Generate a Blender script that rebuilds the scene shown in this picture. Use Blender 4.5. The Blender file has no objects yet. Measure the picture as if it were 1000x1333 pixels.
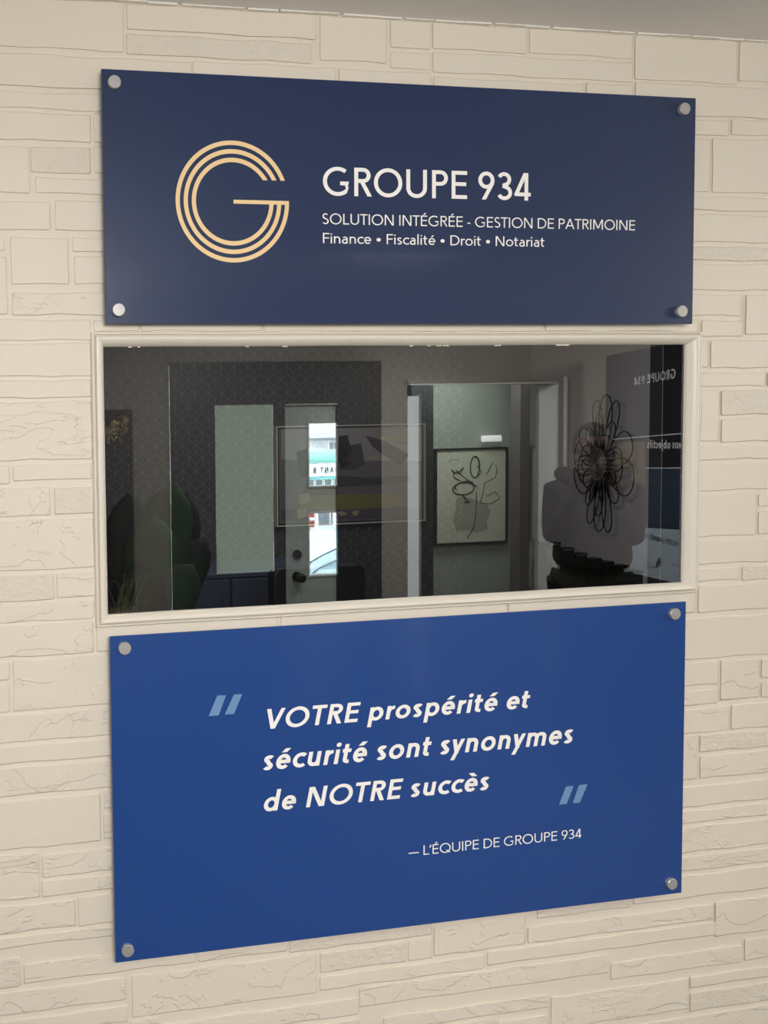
import bpy, bmesh, math, random
from mathutils import Vector, Matrix
random.seed(7)
S = bpy.context.scene; COL = S.collection
# ------------------------------------------------------------------ camera
EYE = Vector((-0.41397, -1.40426, 1.62))
RT = Vector((0.987968, -0.152762, -0.024131)); UP = Vector((0.030919, 0.042216, 0.99863)); FW = Vector((0.151534, 0.987361, -0.046431))
FPX, PX0, PY0 = 1050.0, 0.0, 636.556
cam = bpy.data.cameras.new('camera'); camo = bpy.data.objects.new('camera', cam); COL.objects.link(camo); S.camera = camo
camo.matrix_world = Matrix(((RT.x, UP.x, -FW.x, EYE.x), (RT.y, UP.y, -FW.y, EYE.y), (RT.z, UP.z, -FW.z, EYE.z), (0, 0, 0, 1)))
cam.sensor_fit = 'HORIZONTAL'; cam.sensor_width = 36; cam.lens = 36*FPX/1000
cam.shift_x = (500-PX0)/1000; cam.shift_y = (PY0-666.5)/1000
cam.clip_start = .02; cam.clip_end = 200
# ------------------------------------------------------------------ world, sun, window light, exposure
W = bpy.data.worlds.new('world'); S.world = W; W.use_nodes = True
bg = W.node_tree.nodes['Background']; bg.inputs[0].default_value = (.93, .97, 1, 1); bg.inputs[1].default_value = 13.5
def area(name, loc, target, sx, sy, power, col, spread=180):
    l = bpy.data.lights.new(name, 'AREA'); l.shape = 'RECTANGLE'; l.size = sx; l.size_y = sy; l.energy = power; l.color = col; l.spread = math.radians(spread)
    o = bpy.data.objects.new(name, l); COL.objects.link(o); o.location = loc
    o.rotation_euler = (Vector(target)-Vector(loc)).to_track_quat('-Z', 'Z').to_euler(); return o
area('daylight_from_shop_window', (-2.45, -1.5, 1.55), (.9, 0, .7), 1.5, 1.4, 18, (1, .97, .95))
area('lobby_spot_rail', (-.2, -2.6, 2.25), (.7, 0, .35), 1.2, .3, 17.5, (1, .965, .96), 98)
area('lobby_ceiling_lamp', (4.4, -1.5, 2.36), (3.9, -2.5, .6), .6, .6, 52, (1, .87, .62))
area('banner_fill', (2.5, -2.3, 2.36), (3.5, -2.8, 1.1), .4, .4, 36, (1, .97, .94), 130)  # added fill that brightens the banner print, no fixture of the lobby
area('ceiling_fill_left', (.1, -2.6, 1.9), (.3, -1.8, 2.4), 1.2, .3, 17, (1, .97, .95), 150)  # added fill aimed up to lift the ceiling, not a cove fitting
area('ceiling_fill_right', (4.2, -.9, 1.95), (3.0, -.7, 2.4), .8, .3, 21, (1, .98, .97), 160)  # second added ceiling fill, for the right end
area('lobby_centre_lamp', (1.8, -1.7, 2.37), (1.7, -3.0, .6), .5, .5, 40, (1, .95, .90))
area('corridor_ceiling_lamp', (4.1, -4.1, 2.36), (4.1, -4.1, 0), .8, .5, 52, (.93, 1, .95))
area('office_ceiling_lamp', (1.7, 1.7, 2.36), (1.9, 1.7, 0), 1.5, 1.5, 21, (1, .97, .93))
S.view_settings.view_transform = 'Standard'; S.view_settings.look = 'None'; S.view_settings.exposure = -0.14; S.view_settings.gamma = 1
S.view_settings.use_curve_mapping = False
# ------------------------------------------------------------------ helpers
def at(px, py, y):
    """point of the plane y (parallel to the stone wall) on the sight line through a pixel"""
    d = FW + RT*((px-PX0)/FPX) - UP*((py-PY0)/FPX)
    return EYE + d*((y-EYE.y)/d.y)
def mir(px, py, D):
    """same for a thing seen mirrored in the pane, D metres in front of it"""
    p = at(px, py, D); return Vector((p.x, -p.y, p.z))
def hit(px, py, p0, n):
    d = FW + RT*((px-PX0)/FPX) - UP*((py-PY0)/FPX)
    return EYE + d*((p0-EYE).dot(n)/d.dot(n))
def lin(c):
    return tuple(((v/255)/12.92 if v <= 10 else ((v/255+.055)/1.055)**2.4) for v in c)+(1,)
MATS = {}
def mat(name, col, rough=.6, metal=0, bump=0, bscale=60, var=0, spec=.5, coat=0, stretch=(1, 1, 1)):
    """procedural principled material: slight colour variation and fine relief from noise"""
    if name in MATS: return MATS[name]
    m = bpy.data.materials.new(name); m.use_nodes = True; N = m.node_tree.nodes; L = m.node_tree.links
    b = N['Principled BSDF']; c = lin(col) if max(col) > 1 else tuple(col)+(1,)
    b.inputs['Roughness'].default_value = rough; b.inputs['Metallic'].default_value = metal
    b.inputs['Specular IOR Level'].default_value = spec; b.inputs['Coat Weight'].default_value = coat; b.inputs['Coat Roughness'].default_value = .08
    tc = N.new('ShaderNodeTexCoord'); mp = N.new('ShaderNodeMapping'); mp.inputs['Scale'].default_value = stretch; L.new(tc.outputs['Object'], mp.inputs[0])
    nz = N.new('ShaderNodeTexNoise'); nz.inputs['Scale'].default_value = bscale; nz.inputs['Detail'].default_value = 5; L.new(mp.outputs[0], nz.inputs['Vector'])
    mx = N.new('ShaderNodeMix'); mx.data_type = 'RGBA'; mx.blend_type = 'MULTIPLY'; mx.inputs[0].default_value = var
    mx.inputs[6].default_value = c; L.new(nz.outputs['Fac'], mx.inputs[7]); L.new(mx.outputs[2], b.inputs['Base Color'])
    if bump:
        bp = N.new('ShaderNodeBump'); bp.inputs['Strength'].default_value = bump; bp.inputs['Distance'].default_value = .002
        L.new(nz.outputs['Fac'], bp.inputs['Height']); L.new(bp.outputs[0], b.inputs['Normal'])
    MATS[name] = m; return m
class MB:
    def __init__(s): s.v = []; s.f = []
    def quad(s, pts):
        k = len(s.v); s.v += [tuple(p) for p in pts]; s.f.append(tuple(range(k, k+len(pts)))); return s
    def box(s, x0, x1, y0, y1, z0, z1):
        k = len(s.v); s.v += [(x, y, z) for x in (x0, x1) for y in (y0, y1) for z in (z0, z1)]
        s.f += [tuple(k+i for i in q) for q in ((0, 1, 3, 2), (4, 6, 7, 5), (0, 4, 5, 1), (2, 3, 7, 6), (0, 2, 6, 4), (1, 5, 7, 3))]; return s
    def prism(s, pts, d):
        """closed polygon (3-D points) pushed along vector d"""
        k = len(s.v); n = len(pts); d = Vector(d); s.v += [tuple(p) for p in pts]+[tuple(Vector(p)+d) for p in pts]
        s.f += [tuple(range(k+n-1, k-1, -1)), tuple(range(k+n, k+2*n))]+[(k+i, k+(i+1) % n, k+n+(i+1) % n, k+n+i) for i in range(n)]; return s
    def tube(s, pts, r, n=8, closed=False):
        pts = [Vector(p) for p in pts]; m = len(pts); k = len(s.v); rr = r if isinstance(r, (list, tuple)) else [r]*m; ref = None
        for i, p in enumerate(pts):
            a = pts[i-1] if (i or closed) else p; b = pts[(i+1) % m] if (i < m-1 or closed) else p; t = (b-a).normalized()
            if ref is None: ref = t.orthogonal().normalized()
            ref = (ref-t*ref.dot(t)).normalized(); c = t.cross(ref)
            for j in range(n):
                q = 2*math.pi*j/n; s.v.append(tuple(p+(ref*math.cos(q)+c*math.sin(q))*rr[i]))
        for i in range(m if closed else m-1):
            for j in range(n):
                i2 = (i+1) % m; j2 = (j+1) % n
                s.f.append((k+i*n+j, k+i*n+j2, k+i2*n+j2, k+i2*n+j))
        if not closed: s.f += [tuple(k+j for j in range(n-1, -1, -1)), tuple(k+(m-1)*n+j for j in range(n))]
        return s
    def lathe(s, prof, c, axis='Z', n=24):
        """profile of (radius, height) turned round an axis through c"""
        k = len(s.v); c = Vector(c); m = len(prof)
        for r, h in prof:
            for j in range(n):
                q = 2*math.pi*j/n; a, b = r*math.cos(q), r*math.sin(q)
                s.v.append(tuple(c+(Vector((a, b, h)) if axis == 'Z' else Vector((a, -h, b)) if axis == 'Y' else Vector((h, a, b)))))
        for i in range(m-1):
            for j in range(n): j2 = (j+1) % n; s.f.append((k+i*n+j, k+i*n+j2, k+(i+1)*n+j2, k+(i+1)*n+j))
        s.f += [tuple(k+j for j in range(n-1, -1, -1)), tuple(k+(m-1)*n+j for j in range(n))]
        return s
    def build(s, name, m, parent=None, smooth=False, bevel=0, seg=2):
        me = bpy.data.meshes.new(name); me.from_pydata(s.v, [], s.f); me.materials.append(m)
        b = bmesh.new(); b.from_mesh(me); bmesh.ops.recalc_face_normals(b, faces=b.faces); b.to_mesh(me); b.free()
        if smooth:
            for p in me.polygons: p.use_smooth = True
            me.set_sharp_from_angle(angle=math.radians(38))
        o = bpy.data.objects.new(name, me); COL.objects.link(o)
        if parent: o.parent = parent; o.matrix_parent_inverse = parent.matrix_world.inverted()
        if bevel:
            mo = o.modifiers.new('bevel', 'BEVEL'); mo.width = bevel; mo.segments = seg; mo.limit_method = 'ANGLE'
        return o
def thing(name, label, cat, loc=(0, 0, 0), group=None):
    o = bpy.data.objects.new(name, None); COL.objects.link(o); o.matrix_world = Matrix.Translation(Vector(loc)); o.empty_display_size = .05
    return tag(o, label, cat, group)
def tag(o, label, cat, group=None):
    o['label'] = label; o['category'] = cat
    if group: o['group'] = group
    return o
def struct(name, mb, m, **k):
    o = mb.build(name, m, **k); o['kind'] = 'structure'; return o
KP = lambda y: (y-EYE.y)/(0-EYE.y)
def onp(x, z, y):
    """move a wall coordinate measured on y=0 along its sight line to plane y"""
    k = KP(y); return (EYE.x+(x-EYE.x)*k, EYE.z+(z-EYE.z)*k)
CEIL = 2.405
# ---- lettering: own single-weight geometric alphabet (cap height 1), strokes turned into ribbons
def arc(cx, cy, rx, ry, a0, a1, n=None):
    n = n or max(4, int(abs(a1-a0)/9))
    return [(cx+rx*math.cos(math.radians(a0+(a1-a0)*i/n)), cy+ry*math.sin(math.radians(a0+(a1-a0)*i/n))) for i in range(n+1)]
def glyph(ch, s):
    """strokes: ('p', pts, closed) ribbon; ('b', x0, y0, x1, y1) bar with horizontal cuts; ('d', x, y, r) dot; returns strokes, width, lsb, rsb"""
    h = s/2; X = .68; H = X
    D = .09; Rn = .05; Z = .015
    acc = None
    if ch in 'ÉéèÈ':
        acc = ch; ch = 'E' if ch in 'ÉÈ' else 'e'
    st = []; P = lambda pts, c=False: st.append(('p', pts, c)); B = lambda a, b, c, d: st.append(('b', a, b, c, d))
    w = .6; l, r = D, D
    if ch == 'A': w = .84; B(h, 0, .42, 1); B(w-h, 0, .42, 1); P([(.17, .27+h), (w-.17, .27+h)]); l = r = Z
    elif ch == 'B': w = .6; P([(h, 0), (h, 1)]); P([(h, 1-h), (.32, 1-h)] + arc(.32, .77-h/2, .2, .23-h/2, 90, -90) + [(h, .54-h)]); P([(h, .54-h), (.34, .54-h)] + arc(.34, .27, .6-.34-h, .27-h, 90, -90) + [(h, h)])
    elif ch == 'C': w = .82; P(arc(.5, .5, .5-h, .5-h+.01, 48, 312)); l = Rn; r = .03
    elif ch == 'D': w = .78; P([(h, h), (h, 1-h), (.3, 1-h)] + arc(.3, .5, .48-h, .5-h, 90, -90), True); r = Rn
    elif ch == 'E': w = .55; P([(w, 1-h), (h, 1-h), (h, h), (w, h)]); P([(h, .53), (w-.03, .53)]); r = .05
    elif ch == 'F': w = .52; P([(w, 1-h), (h, 1-h), (h, 0)]); P([(h, .52), (w-.03, .52)]); r = .03
    elif ch == 'G': w = .88; P(arc(.5, .5, .5-h, .5-h+.01, 52, 318) + [(w-h, .14), (w-h, .5-h), (w-.3, .5-h)]); l = Rn
    elif ch == 'H': w = .72; P([(h, 0), (h, 1)]); P([(w-h, 0), (w-h, 1)]); P([(h, .53), (w-h, .53)])
    elif ch == 'I': w = s; P([(h, 0), (h, 1)])
    elif ch == 'J': w = .46; P([(w-h, 1), (w-h, .24)] + arc(.22, .24, .24-h, .24-h, 0, -160)); l = .03
    elif ch == 'L': w = .5; P([(h, 1), (h, h), (w, h)]); r = .02
    elif ch == 'M': w = .9; P([(h, 0), (h, 1)]); P([(w-h, 0), (w-h, 1)]); B(.45, .12, h*1.4, 1); B(.45, .12, w-h*1.4, 1)
    elif ch == 'N': w = .76; P([(h, 0), (h, 1)]); P([(w-h, 0), (w-h, 1)]); B(w-h*1.5, 0, h*1.5, 1)
    elif ch == 'O': w = .98; P(arc(.49, .5, .49-h, .515-h, 0, 360, 44)[:-1], True); l = r = Rn
    elif ch == 'Q': w = .98; P(arc(.49, .5, .49-h, .515-h, 0, 360, 44)[:-1], True); B(.9, 0, .6, .3); l = r = Rn
    elif ch == 'P': w = .56; P([(h, 0), (h, 1)]); P([(h, 1-h), (.3, 1-h)] + arc(.3, .725, .26-h, .275-h, 90, -90) + [(h, .45+h)]); r = .04
    elif ch == 'R': w = .6; P([(h, 0), (h, 1)]); P([(h, 1-h), (.3, 1-h)] + arc(.3, .735, .26-h, .265-h, 90, -90) + [(h, .47+h)]); B(w-h*1.1, 0, .27, .5); r = .02
    elif ch == 'S': w = .54; P(arc(.28, .745, .225-h*.6, .265-h, 35, 250, 16) + arc(.27, .265, .27-h, .275-h, 75, -148, 18)); l = r = .05
    elif ch == 'T': w = .62; P([(0, 1-h), (w, 1-h)]); P([(w/2, 0), (w/2, 1)]); l = r = .01
    elif ch == 'U': w = .72; P([(h, 1), (h, .34)] + arc(.36, .34, .36-h, .35-h, 180, 360) + [(w-h, 1)])
    elif ch == 'V': w = .76; B(.38, 0, h, 1); B(.38, 0, w-h, 1); l = r = Z
    elif ch == '9': w = .58; P(arc(.29, .7, .29-h, .31-h, 0, 360, 34)[:-1], True); B(.2, 0, w-h*1.25, .58); l = r = .05
    elif ch == '3': w = .54; P(arc(.25, .745, .235-h*.7, .265-h, 155, -80, 16) + [(.2, .515)]); P([(.2, .515)] + arc(.26, .27, .28-h, .275-h, 80, -155, 18)); l = r = .05
    elif ch == '4': w = .6; P([(.44, 0), (.44, 1)]); B(h*.9, .2, .41, 1); P([(.02, .27-h+.02), (w, .27-h+.02)]); l = r = .03
    elif ch == 'a': w = .48; P([(w-h, 0), (w-h, .44)] + arc(.26, .44, w-h-.26, H-.44-h, 0, 145)); P([(w-h, .39), (.26, .39)] + arc(.23, .205, .23-h, .195-h*.4, 95, 300) + [(w-h, .16)]); l = .05; r = .08
    elif ch == 'c': w = .5; P(arc(.33, H/2, .33-h, H/2-h+.01, 50, 310)); l = .045; r = .02
    elif ch == 'd': w = .6; P(arc(.3, H/2, .3-h, H/2-h+.01, 0, 360, 32)[:-1], True); P([(w-h, 0), (w-h, 1.05)]); l = .045; r = .08
    elif ch == 'b': w = .6; P(arc(.3, H/2, .3-h, H/2-h+.01, 0, 360, 32)[:-1], True); P([(h, 0), (h, 1.05)]); r = .045; l = .08
    elif ch == 'p': w = .6; P(arc(.3, H/2, .3-h, H/2-h+.01, 0, 360, 32)[:-1], True); P([(h, -.32), (h, H)]); r = .045; l = .08
    elif ch == 'e': w = .58; P([(h*1.4, H/2+.0), (w-h, H/2)] + arc(.29, H/2, .29-h, H/2-h+.01, 0, 318, 30)); l = .045; r = .04
    elif ch == 'f': w = .34; P([(.13, 0), (.13, .82)] + arc(.29, .82, .16, .22-h, 180, 85, 8)); P([(0, H-h), (.31, H-h)]); l = .02; r = .0
    elif ch == 'i': w = s; P([(h, 0), (h, H)]); st.append(('d', h, .9, h*1.22)); l = r = .08
    elif ch == 'j': w = s; P([(h, H), (h, -.2)] + arc(h-.12, -.2, .12, .12, 0, -80, 6)); st.append(('d', h, .9, h*1.22)); l = r = .08
    elif ch == 'l': w = s; P([(h, 0), (h, 1.05)]); l = r = .08
    elif ch in 'nu':
        w = .52; pts = [(h, 0), (h, H)]; q = [(h, .36)] + arc(w/2, .40, w/2-h, H-.40-h, 180, 0, 16) + [(w-h, 0)]
        if ch == 'n': P(pts); P(q)
        else: P([(w-x, H-y) for x, y in pts]); P([(w-x, H-y) for x, y in q])
        l = r = .075
    elif ch == 'm':
        w = .86; P([(h, 0), (h, H)]); m = w/2
        P([(h, .38)] + arc((h+m)/2, .42, (m-h)/2, H-.42-h, 180, 0, 14) + [(m, 0)]); P([(m, .38)] + arc((w-h+m)/2, .42, (w-h-m)/2, H-.42-h, 180, 0, 14) + [(w-h, 0)]); l = r = .075
    elif ch == 'o': w = .64; P(arc(.32, H/2, .32-h, H/2-h+.01, 0, 360, 34)[:-1], True); l = r = .045
    elif ch == 'r': w = .33; P([(h, 0), (h, H)]); P([(h, .34)] + arc(.31, .36, .31-h, H-.36-h, 180, 84, 8)); l = .075; r = .0
    elif ch == 's': w = .42; P(arc(.22, .505, .17-h*.5, H-.505-h+.005, 32, 245, 14) + arc(.205, .185, .205-h, .19-h, 70, -150, 16)); l = r = .04
    elif ch == 't': w = .38; P([(.15, .9), (.15, .17)] + arc(.29, .17, .14, .17-h, 180, 285, 8)); P([(0, H-h), (.36, H-h)]); l = .02; r = .03
    elif ch == 'v': w = .54; B(.27, 0, h, H); B(.27, 0, w-h, H); l = r = .01
    elif ch == 'y': w = .54; B(.28, 0, h, H); B(.14, -.32, w-h, H); l = r = .01
    elif ch == ' ': w = .1; l = r = .1
    elif ch == '-': w = .26; P([(0, .36), (w, .36)]); l = r = .06
    elif ch == '—': w = .92; P([(0, .33), (w, .33)]); l = r = .02
    elif ch == '’': w = .16; B(.04, .7, .12, 1.0); l = .02; r = .02
    elif ch == '•': w = .36; st.append(('d', .18, .42, .18)); l = r = .1
    if acc:
        y0 = 1.06 if acc in 'ÉÈ' else H+.09
        xm = w/2
        if acc in 'Éé': B(xm-.03, y0, xm+.12, y0+.18)
        else: B(xm+.08, y0, xm-.1, y0+.18)
    return st, w, l, r
def ribbon(pts, closed, h):
    """offset a polyline both ways with mitres"""
    q = []
    for p in pts:
        if not q or math.hypot(p[0]-q[-1][0], p[1]-q[-1][1]) > 1e-5: q.append(p)
    pts = q; n = len(pts); L = []; Rr = []
    for i in range(n):
        a = pts[i-1] if (i > 0 or closed) else None; b = pts[(i+1) % n] if (i < n-1 or closed) else None
        p = pts[i]
        d1 = (p[0]-a[0], p[1]-a[1]) if a else None; d2 = (b[0]-p[0], b[1]-p[1]) if b else None
        d1 = d1 or d2; d2 = d2 or d1
        m1 = math.hypot(*d1); m2 = math.hypot(*d2)
        n1 = (-d1[1]/m1, d1[0]/m1); n2 = (-d2[1]/m2, d2[0]/m2)
        mx, my = n1[0]+n2[0], n1[1]+n2[1]; k = max(.35, (mx*mx+my*my)/2)
        mx, my = mx/k, my/k
        L.append((p[0]+mx*h, p[1]+my*h)); Rr.append((p[0]-mx*h, p[1]-my*h))
    return L, Rr
def text_polys(txt, s, track=0.0):
    """list of convex 2D polygons and total width in cap heights"""
    x = 0; polys = []
    for ch in txt:
        st, w, l, r = glyph(ch, s)
        x += l+track/2
        for t in st:
            if t[0] == 'p':
                L, Rr = ribbon(t[1], t[2], s/2); n = len(L)
                for i in range(n if t[2] else n-1):
                    j = (i+1) % n
                    polys.append([(x+a, b) for a, b in (L[i], L[j], Rr[j], Rr[i])])
            elif t[0] == 'b':
                _, x0, y0, x1, y1 = t
                k = s/2*math.hypot(x1-x0, y1-y0)/abs(y1-y0)
                polys.append([(x+x0-k, y0), (x+x0+k, y0), (x+x1+k, y1), (x+x1-k, y1)])
            else:
                _, cx, cy, rr = t
                polys.append([(x+cx+rr*math.cos(i*math.pi/8), cy+rr*math.sin(i*math.pi/8)) for i in range(16)])
        x += w+r+track/2
    l0 = glyph(txt[0], s)[2]+track/2; r0 = glyph(txt[-1], s)[3]+track/2
    return [[(a-l0, b) for a, b in p] for p in polys], x-l0-r0

# ------------------------------------------------------------------ materials with their own graphs
def stone_mat(rough_kind):
    m = bpy.data.materials.new('painted_stone_%d' % rough_kind); m.use_nodes = True; N = m.node_tree.nodes; L = m.node_tree.links
    b = N['Principled BSDF']; b.inputs['Base Color'].default_value = lin((227, 218, 202)); b.inputs['Roughness'].default_value = .5; b.inputs['Specular IOR Level'].default_value = .35
    tc = N.new('ShaderNodeTexCoord')
    def mp(sx, sy, sz, rot=0):
        q = N.new('ShaderNodeMapping'); q.inputs['Scale'].default_value = (sx, sy, sz); q.inputs['Rotation'].default_value = (0, rot, 0); L.new(tc.outputs['Object'], q.inputs[0]); return q.outputs[0]
    def noise(vec, sc, det=6, ro=.55, dist=0):
        q = N.new('ShaderNodeTexNoise'); q.inputs['Scale'].default_value = sc; q.inputs['Detail'].default_value = det; q.inputs['Roughness'].default_value = ro; q.inputs['Distortion'].default_value = dist; L.new(vec, q.inputs['Vector']); return q.outputs['Fac']
    def mth(op, a, b_=None):
        q = N.new('ShaderNodeMath'); q.operation = op
        for i, v in enumerate((a, b_)):
            if v is None: continue
            if isinstance(v, (int, float)): q.inputs[i].default_value = v
            else: L.new(v, q.inputs[i])
        return q.outputs[0]
    def ramp(f, a, b_):
        q = N.new('ShaderNodeMapRange'); q.inputs[1].default_value = a; q.inputs[2].default_value = b_; L.new(f, q.inputs[0]); return q.outputs[0]
    # terraces of split slate: noise stepped at two levels, long in x
    base = noise(mp(5, 1, 11, .2), 1, 5, .5, .6)
    fine = noise(mp(60, 1, 110), 1, 4, .6)
    t1 = ramp(base, .548, .556); t2 = ramp(base, .395, .402); t3 = ramp(noise(mp(8, 1, 20, -.5), 1, 4, .5, 1.0), .60, .608)
    if rough_kind == 0: h = mth('ADD', mth('ADD', mth('MULTIPLY', t1, .07), mth('MULTIPLY', base, .45)), mth('MULTIPLY', fine, .07))
    elif rough_kind == 1: h = mth('ADD', mth('ADD', mth('MULTIPLY', mth('ADD', t1, mth('ADD', t2, t3)), .28), mth('MULTIPLY', base, .8)), mth('MULTIPLY', fine, .14))
    else:
        pit = noise(mp(70, 1, 85), 1, 7, .62, .4); h = mth('ADD', mth('MULTIPLY', pit, 1.5), mth('MULTIPLY', t1, .15))
    bp = N.new('ShaderNodeBump'); bp.inputs['Strength'].default_value = .8; bp.inputs['Distance'].default_value = (.0020, .0042, .0036)[rough_kind]; L.new(h, bp.inputs['Height']); L.new(bp.outputs[0], b.inputs['Normal'])
    return m
def wallpaper_mat():
    m = bpy.data.materials.new('cube_pattern_wallpaper'); m.use_nodes = True; N = m.node_tree.nodes; L = m.node_tree.links; b = N['Principled BSDF']
    geo = N.new('ShaderNodeNewGeometry'); sp = N.new('ShaderNodeSeparateXYZ'); L.new(geo.outputs['Position'], sp.inputs[0])
    def M(op, a, b_=None, c=None):
        q = N.new('ShaderNodeMath'); q.operation = op
        for i, v in enumerate((a, b_, c)):
            if v is None: continue
            if isinstance(v, (int, float)): q.inputs[i].default_value = v
            else: L.new(v, q.inputs[i])
        return q.outputs[0]
    w, h, lw = .0802, .148, .0013
    def family(ox, oz):
        x = M('ABSOLUTE', M('SUBTRACT', M('FLOORED_MODULO', M('ADD', sp.outputs[0], ox), w), w/2))
        z = M('ABSOLUTE', M('SUBTRACT', M('FLOORED_MODULO', M('ADD', sp.outputs[2], oz), h), h/2))
        g = M('ADD', M('DIVIDE', x, w/2), M('DIVIDE', z, .215*h))
        dia = M('LESS_THAN', M('ABSOLUTE', M('SUBTRACT', g, 1.0)), lw/(w/2)*1.6)
        ver = M('MULTIPLY', M('LESS_THAN', x, lw), M('GREATER_THAN', z, .215*h))
        return M('MAXIMUM', dia, ver)
    k = M('MAXIMUM', family(0, 0), family(w/2, h/2))
    mx = N.new('ShaderNodeMix'); mx.data_type = 'RGBA'; mx.inputs[6].default_value = lin((68, 67, 70)); mx.inputs[7].default_value = lin((112, 109, 102)); L.new(k, mx.inputs[0]); L.new(mx.outputs[2], b.inputs['Base Color'])
    b.inputs['Roughness'].default_value = .6; return m
def glass_mat():
    """flat pane: mirror reflection by Fresnel, the rest passes through with a light grey tint"""
    m = bpy.data.materials.new('tinted_pane'); m.use_nodes = True; N = m.node_tree.nodes; L = m.node_tree.links; N.remove(N['Principled BSDF'])
    fr = N.new('ShaderNodeFresnel'); fr.inputs[0].default_value = 2.25; tr = N.new('ShaderNodeBsdfTransparent'); tr.inputs[0].default_value = (.80, .81, .82, 1)
    gl = N.new('ShaderNodeBsdfGlossy'); gl.inputs['Roughness'].default_value = 0; gl.inputs[0].default_value = (.97, 1, .99, 1)
    mx = N.new('ShaderNodeMixShader'); L.new(fr.outputs[0], mx.inputs[0]); L.new(tr.outputs[0], mx.inputs[1]); L.new(gl.outputs[0], mx.inputs[2]); L.new(mx.outputs[0], N['Material Output'].inputs[0]); return m
def clear_mat(name='clear_glass', col=(.96, .98, .98, 1)):
    if name in MATS: return MATS[name]
    m = bpy.data.materials.new(name); m.use_nodes = True; N = m.node_tree.nodes; L = m.node_tree.links; N.remove(N['Principled BSDF'])
    tr = N.new('ShaderNodeBsdfTransparent'); tr.inputs[0].default_value = col; L.new(tr.outputs[0], N['Material Output'].inputs[0]); MATS[name] = m; return m
def frosted_mat():
    m = bpy.data.materials.new('frosted_film_glass'); m.use_nodes = True; N = m.node_tree.nodes; L = m.node_tree.links; N.remove(N['Principled BSDF'])
    tr = N.new('ShaderNodeBsdfTranslucent'); tr.inputs[0].default_value = (.33, .35, .31, 1); L.new(tr.outputs[0], N['Material Output'].inputs[0]); return m
STONE = [stone_mat(i) for i in range(3)]
PAINT = mat('cream_paint', (227, 218, 202), .5, spec=.35)
TRIM = mat('cream_gloss_trim', (228, 221, 207), .34, spec=.4)
CEILM = mat('ceiling_white_paint', (232, 229, 224), .8)
GREYW = mat('pale_grey_plaster', (156, 153, 148), .85, bump=.1, bscale=90)
OFFW = mat('warm_grey_office_paint', (172, 168, 171), .85)
CHAR = mat('charcoal_blue_panel', (34, 38, 47), .4)
BLACK = mat('black_plastic', (10, 10, 11), .45)
FLOORM = mat('grey_floor_tile', (92, 86, 80), .5, var=.15, bscale=8)
NAVY = mat('navy_print', (25, 46, 84), .34, spec=.5, coat=.3)
BLUE = mat('royal_blue_print', (30, 70, 138), .34, spec=.5, coat=.3)
WHITEV = mat('white_vinyl', (252, 249, 243), .45)
GOLDV = mat('pale_gold_vinyl', (246, 214, 160), .45)
BLUEV = mat('light_blue_vinyl', (112, 150, 192), .45)
STEEL = mat('brushed_steel', (186, 184, 180), .34, metal=1, bump=.05, bscale=300)

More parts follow.
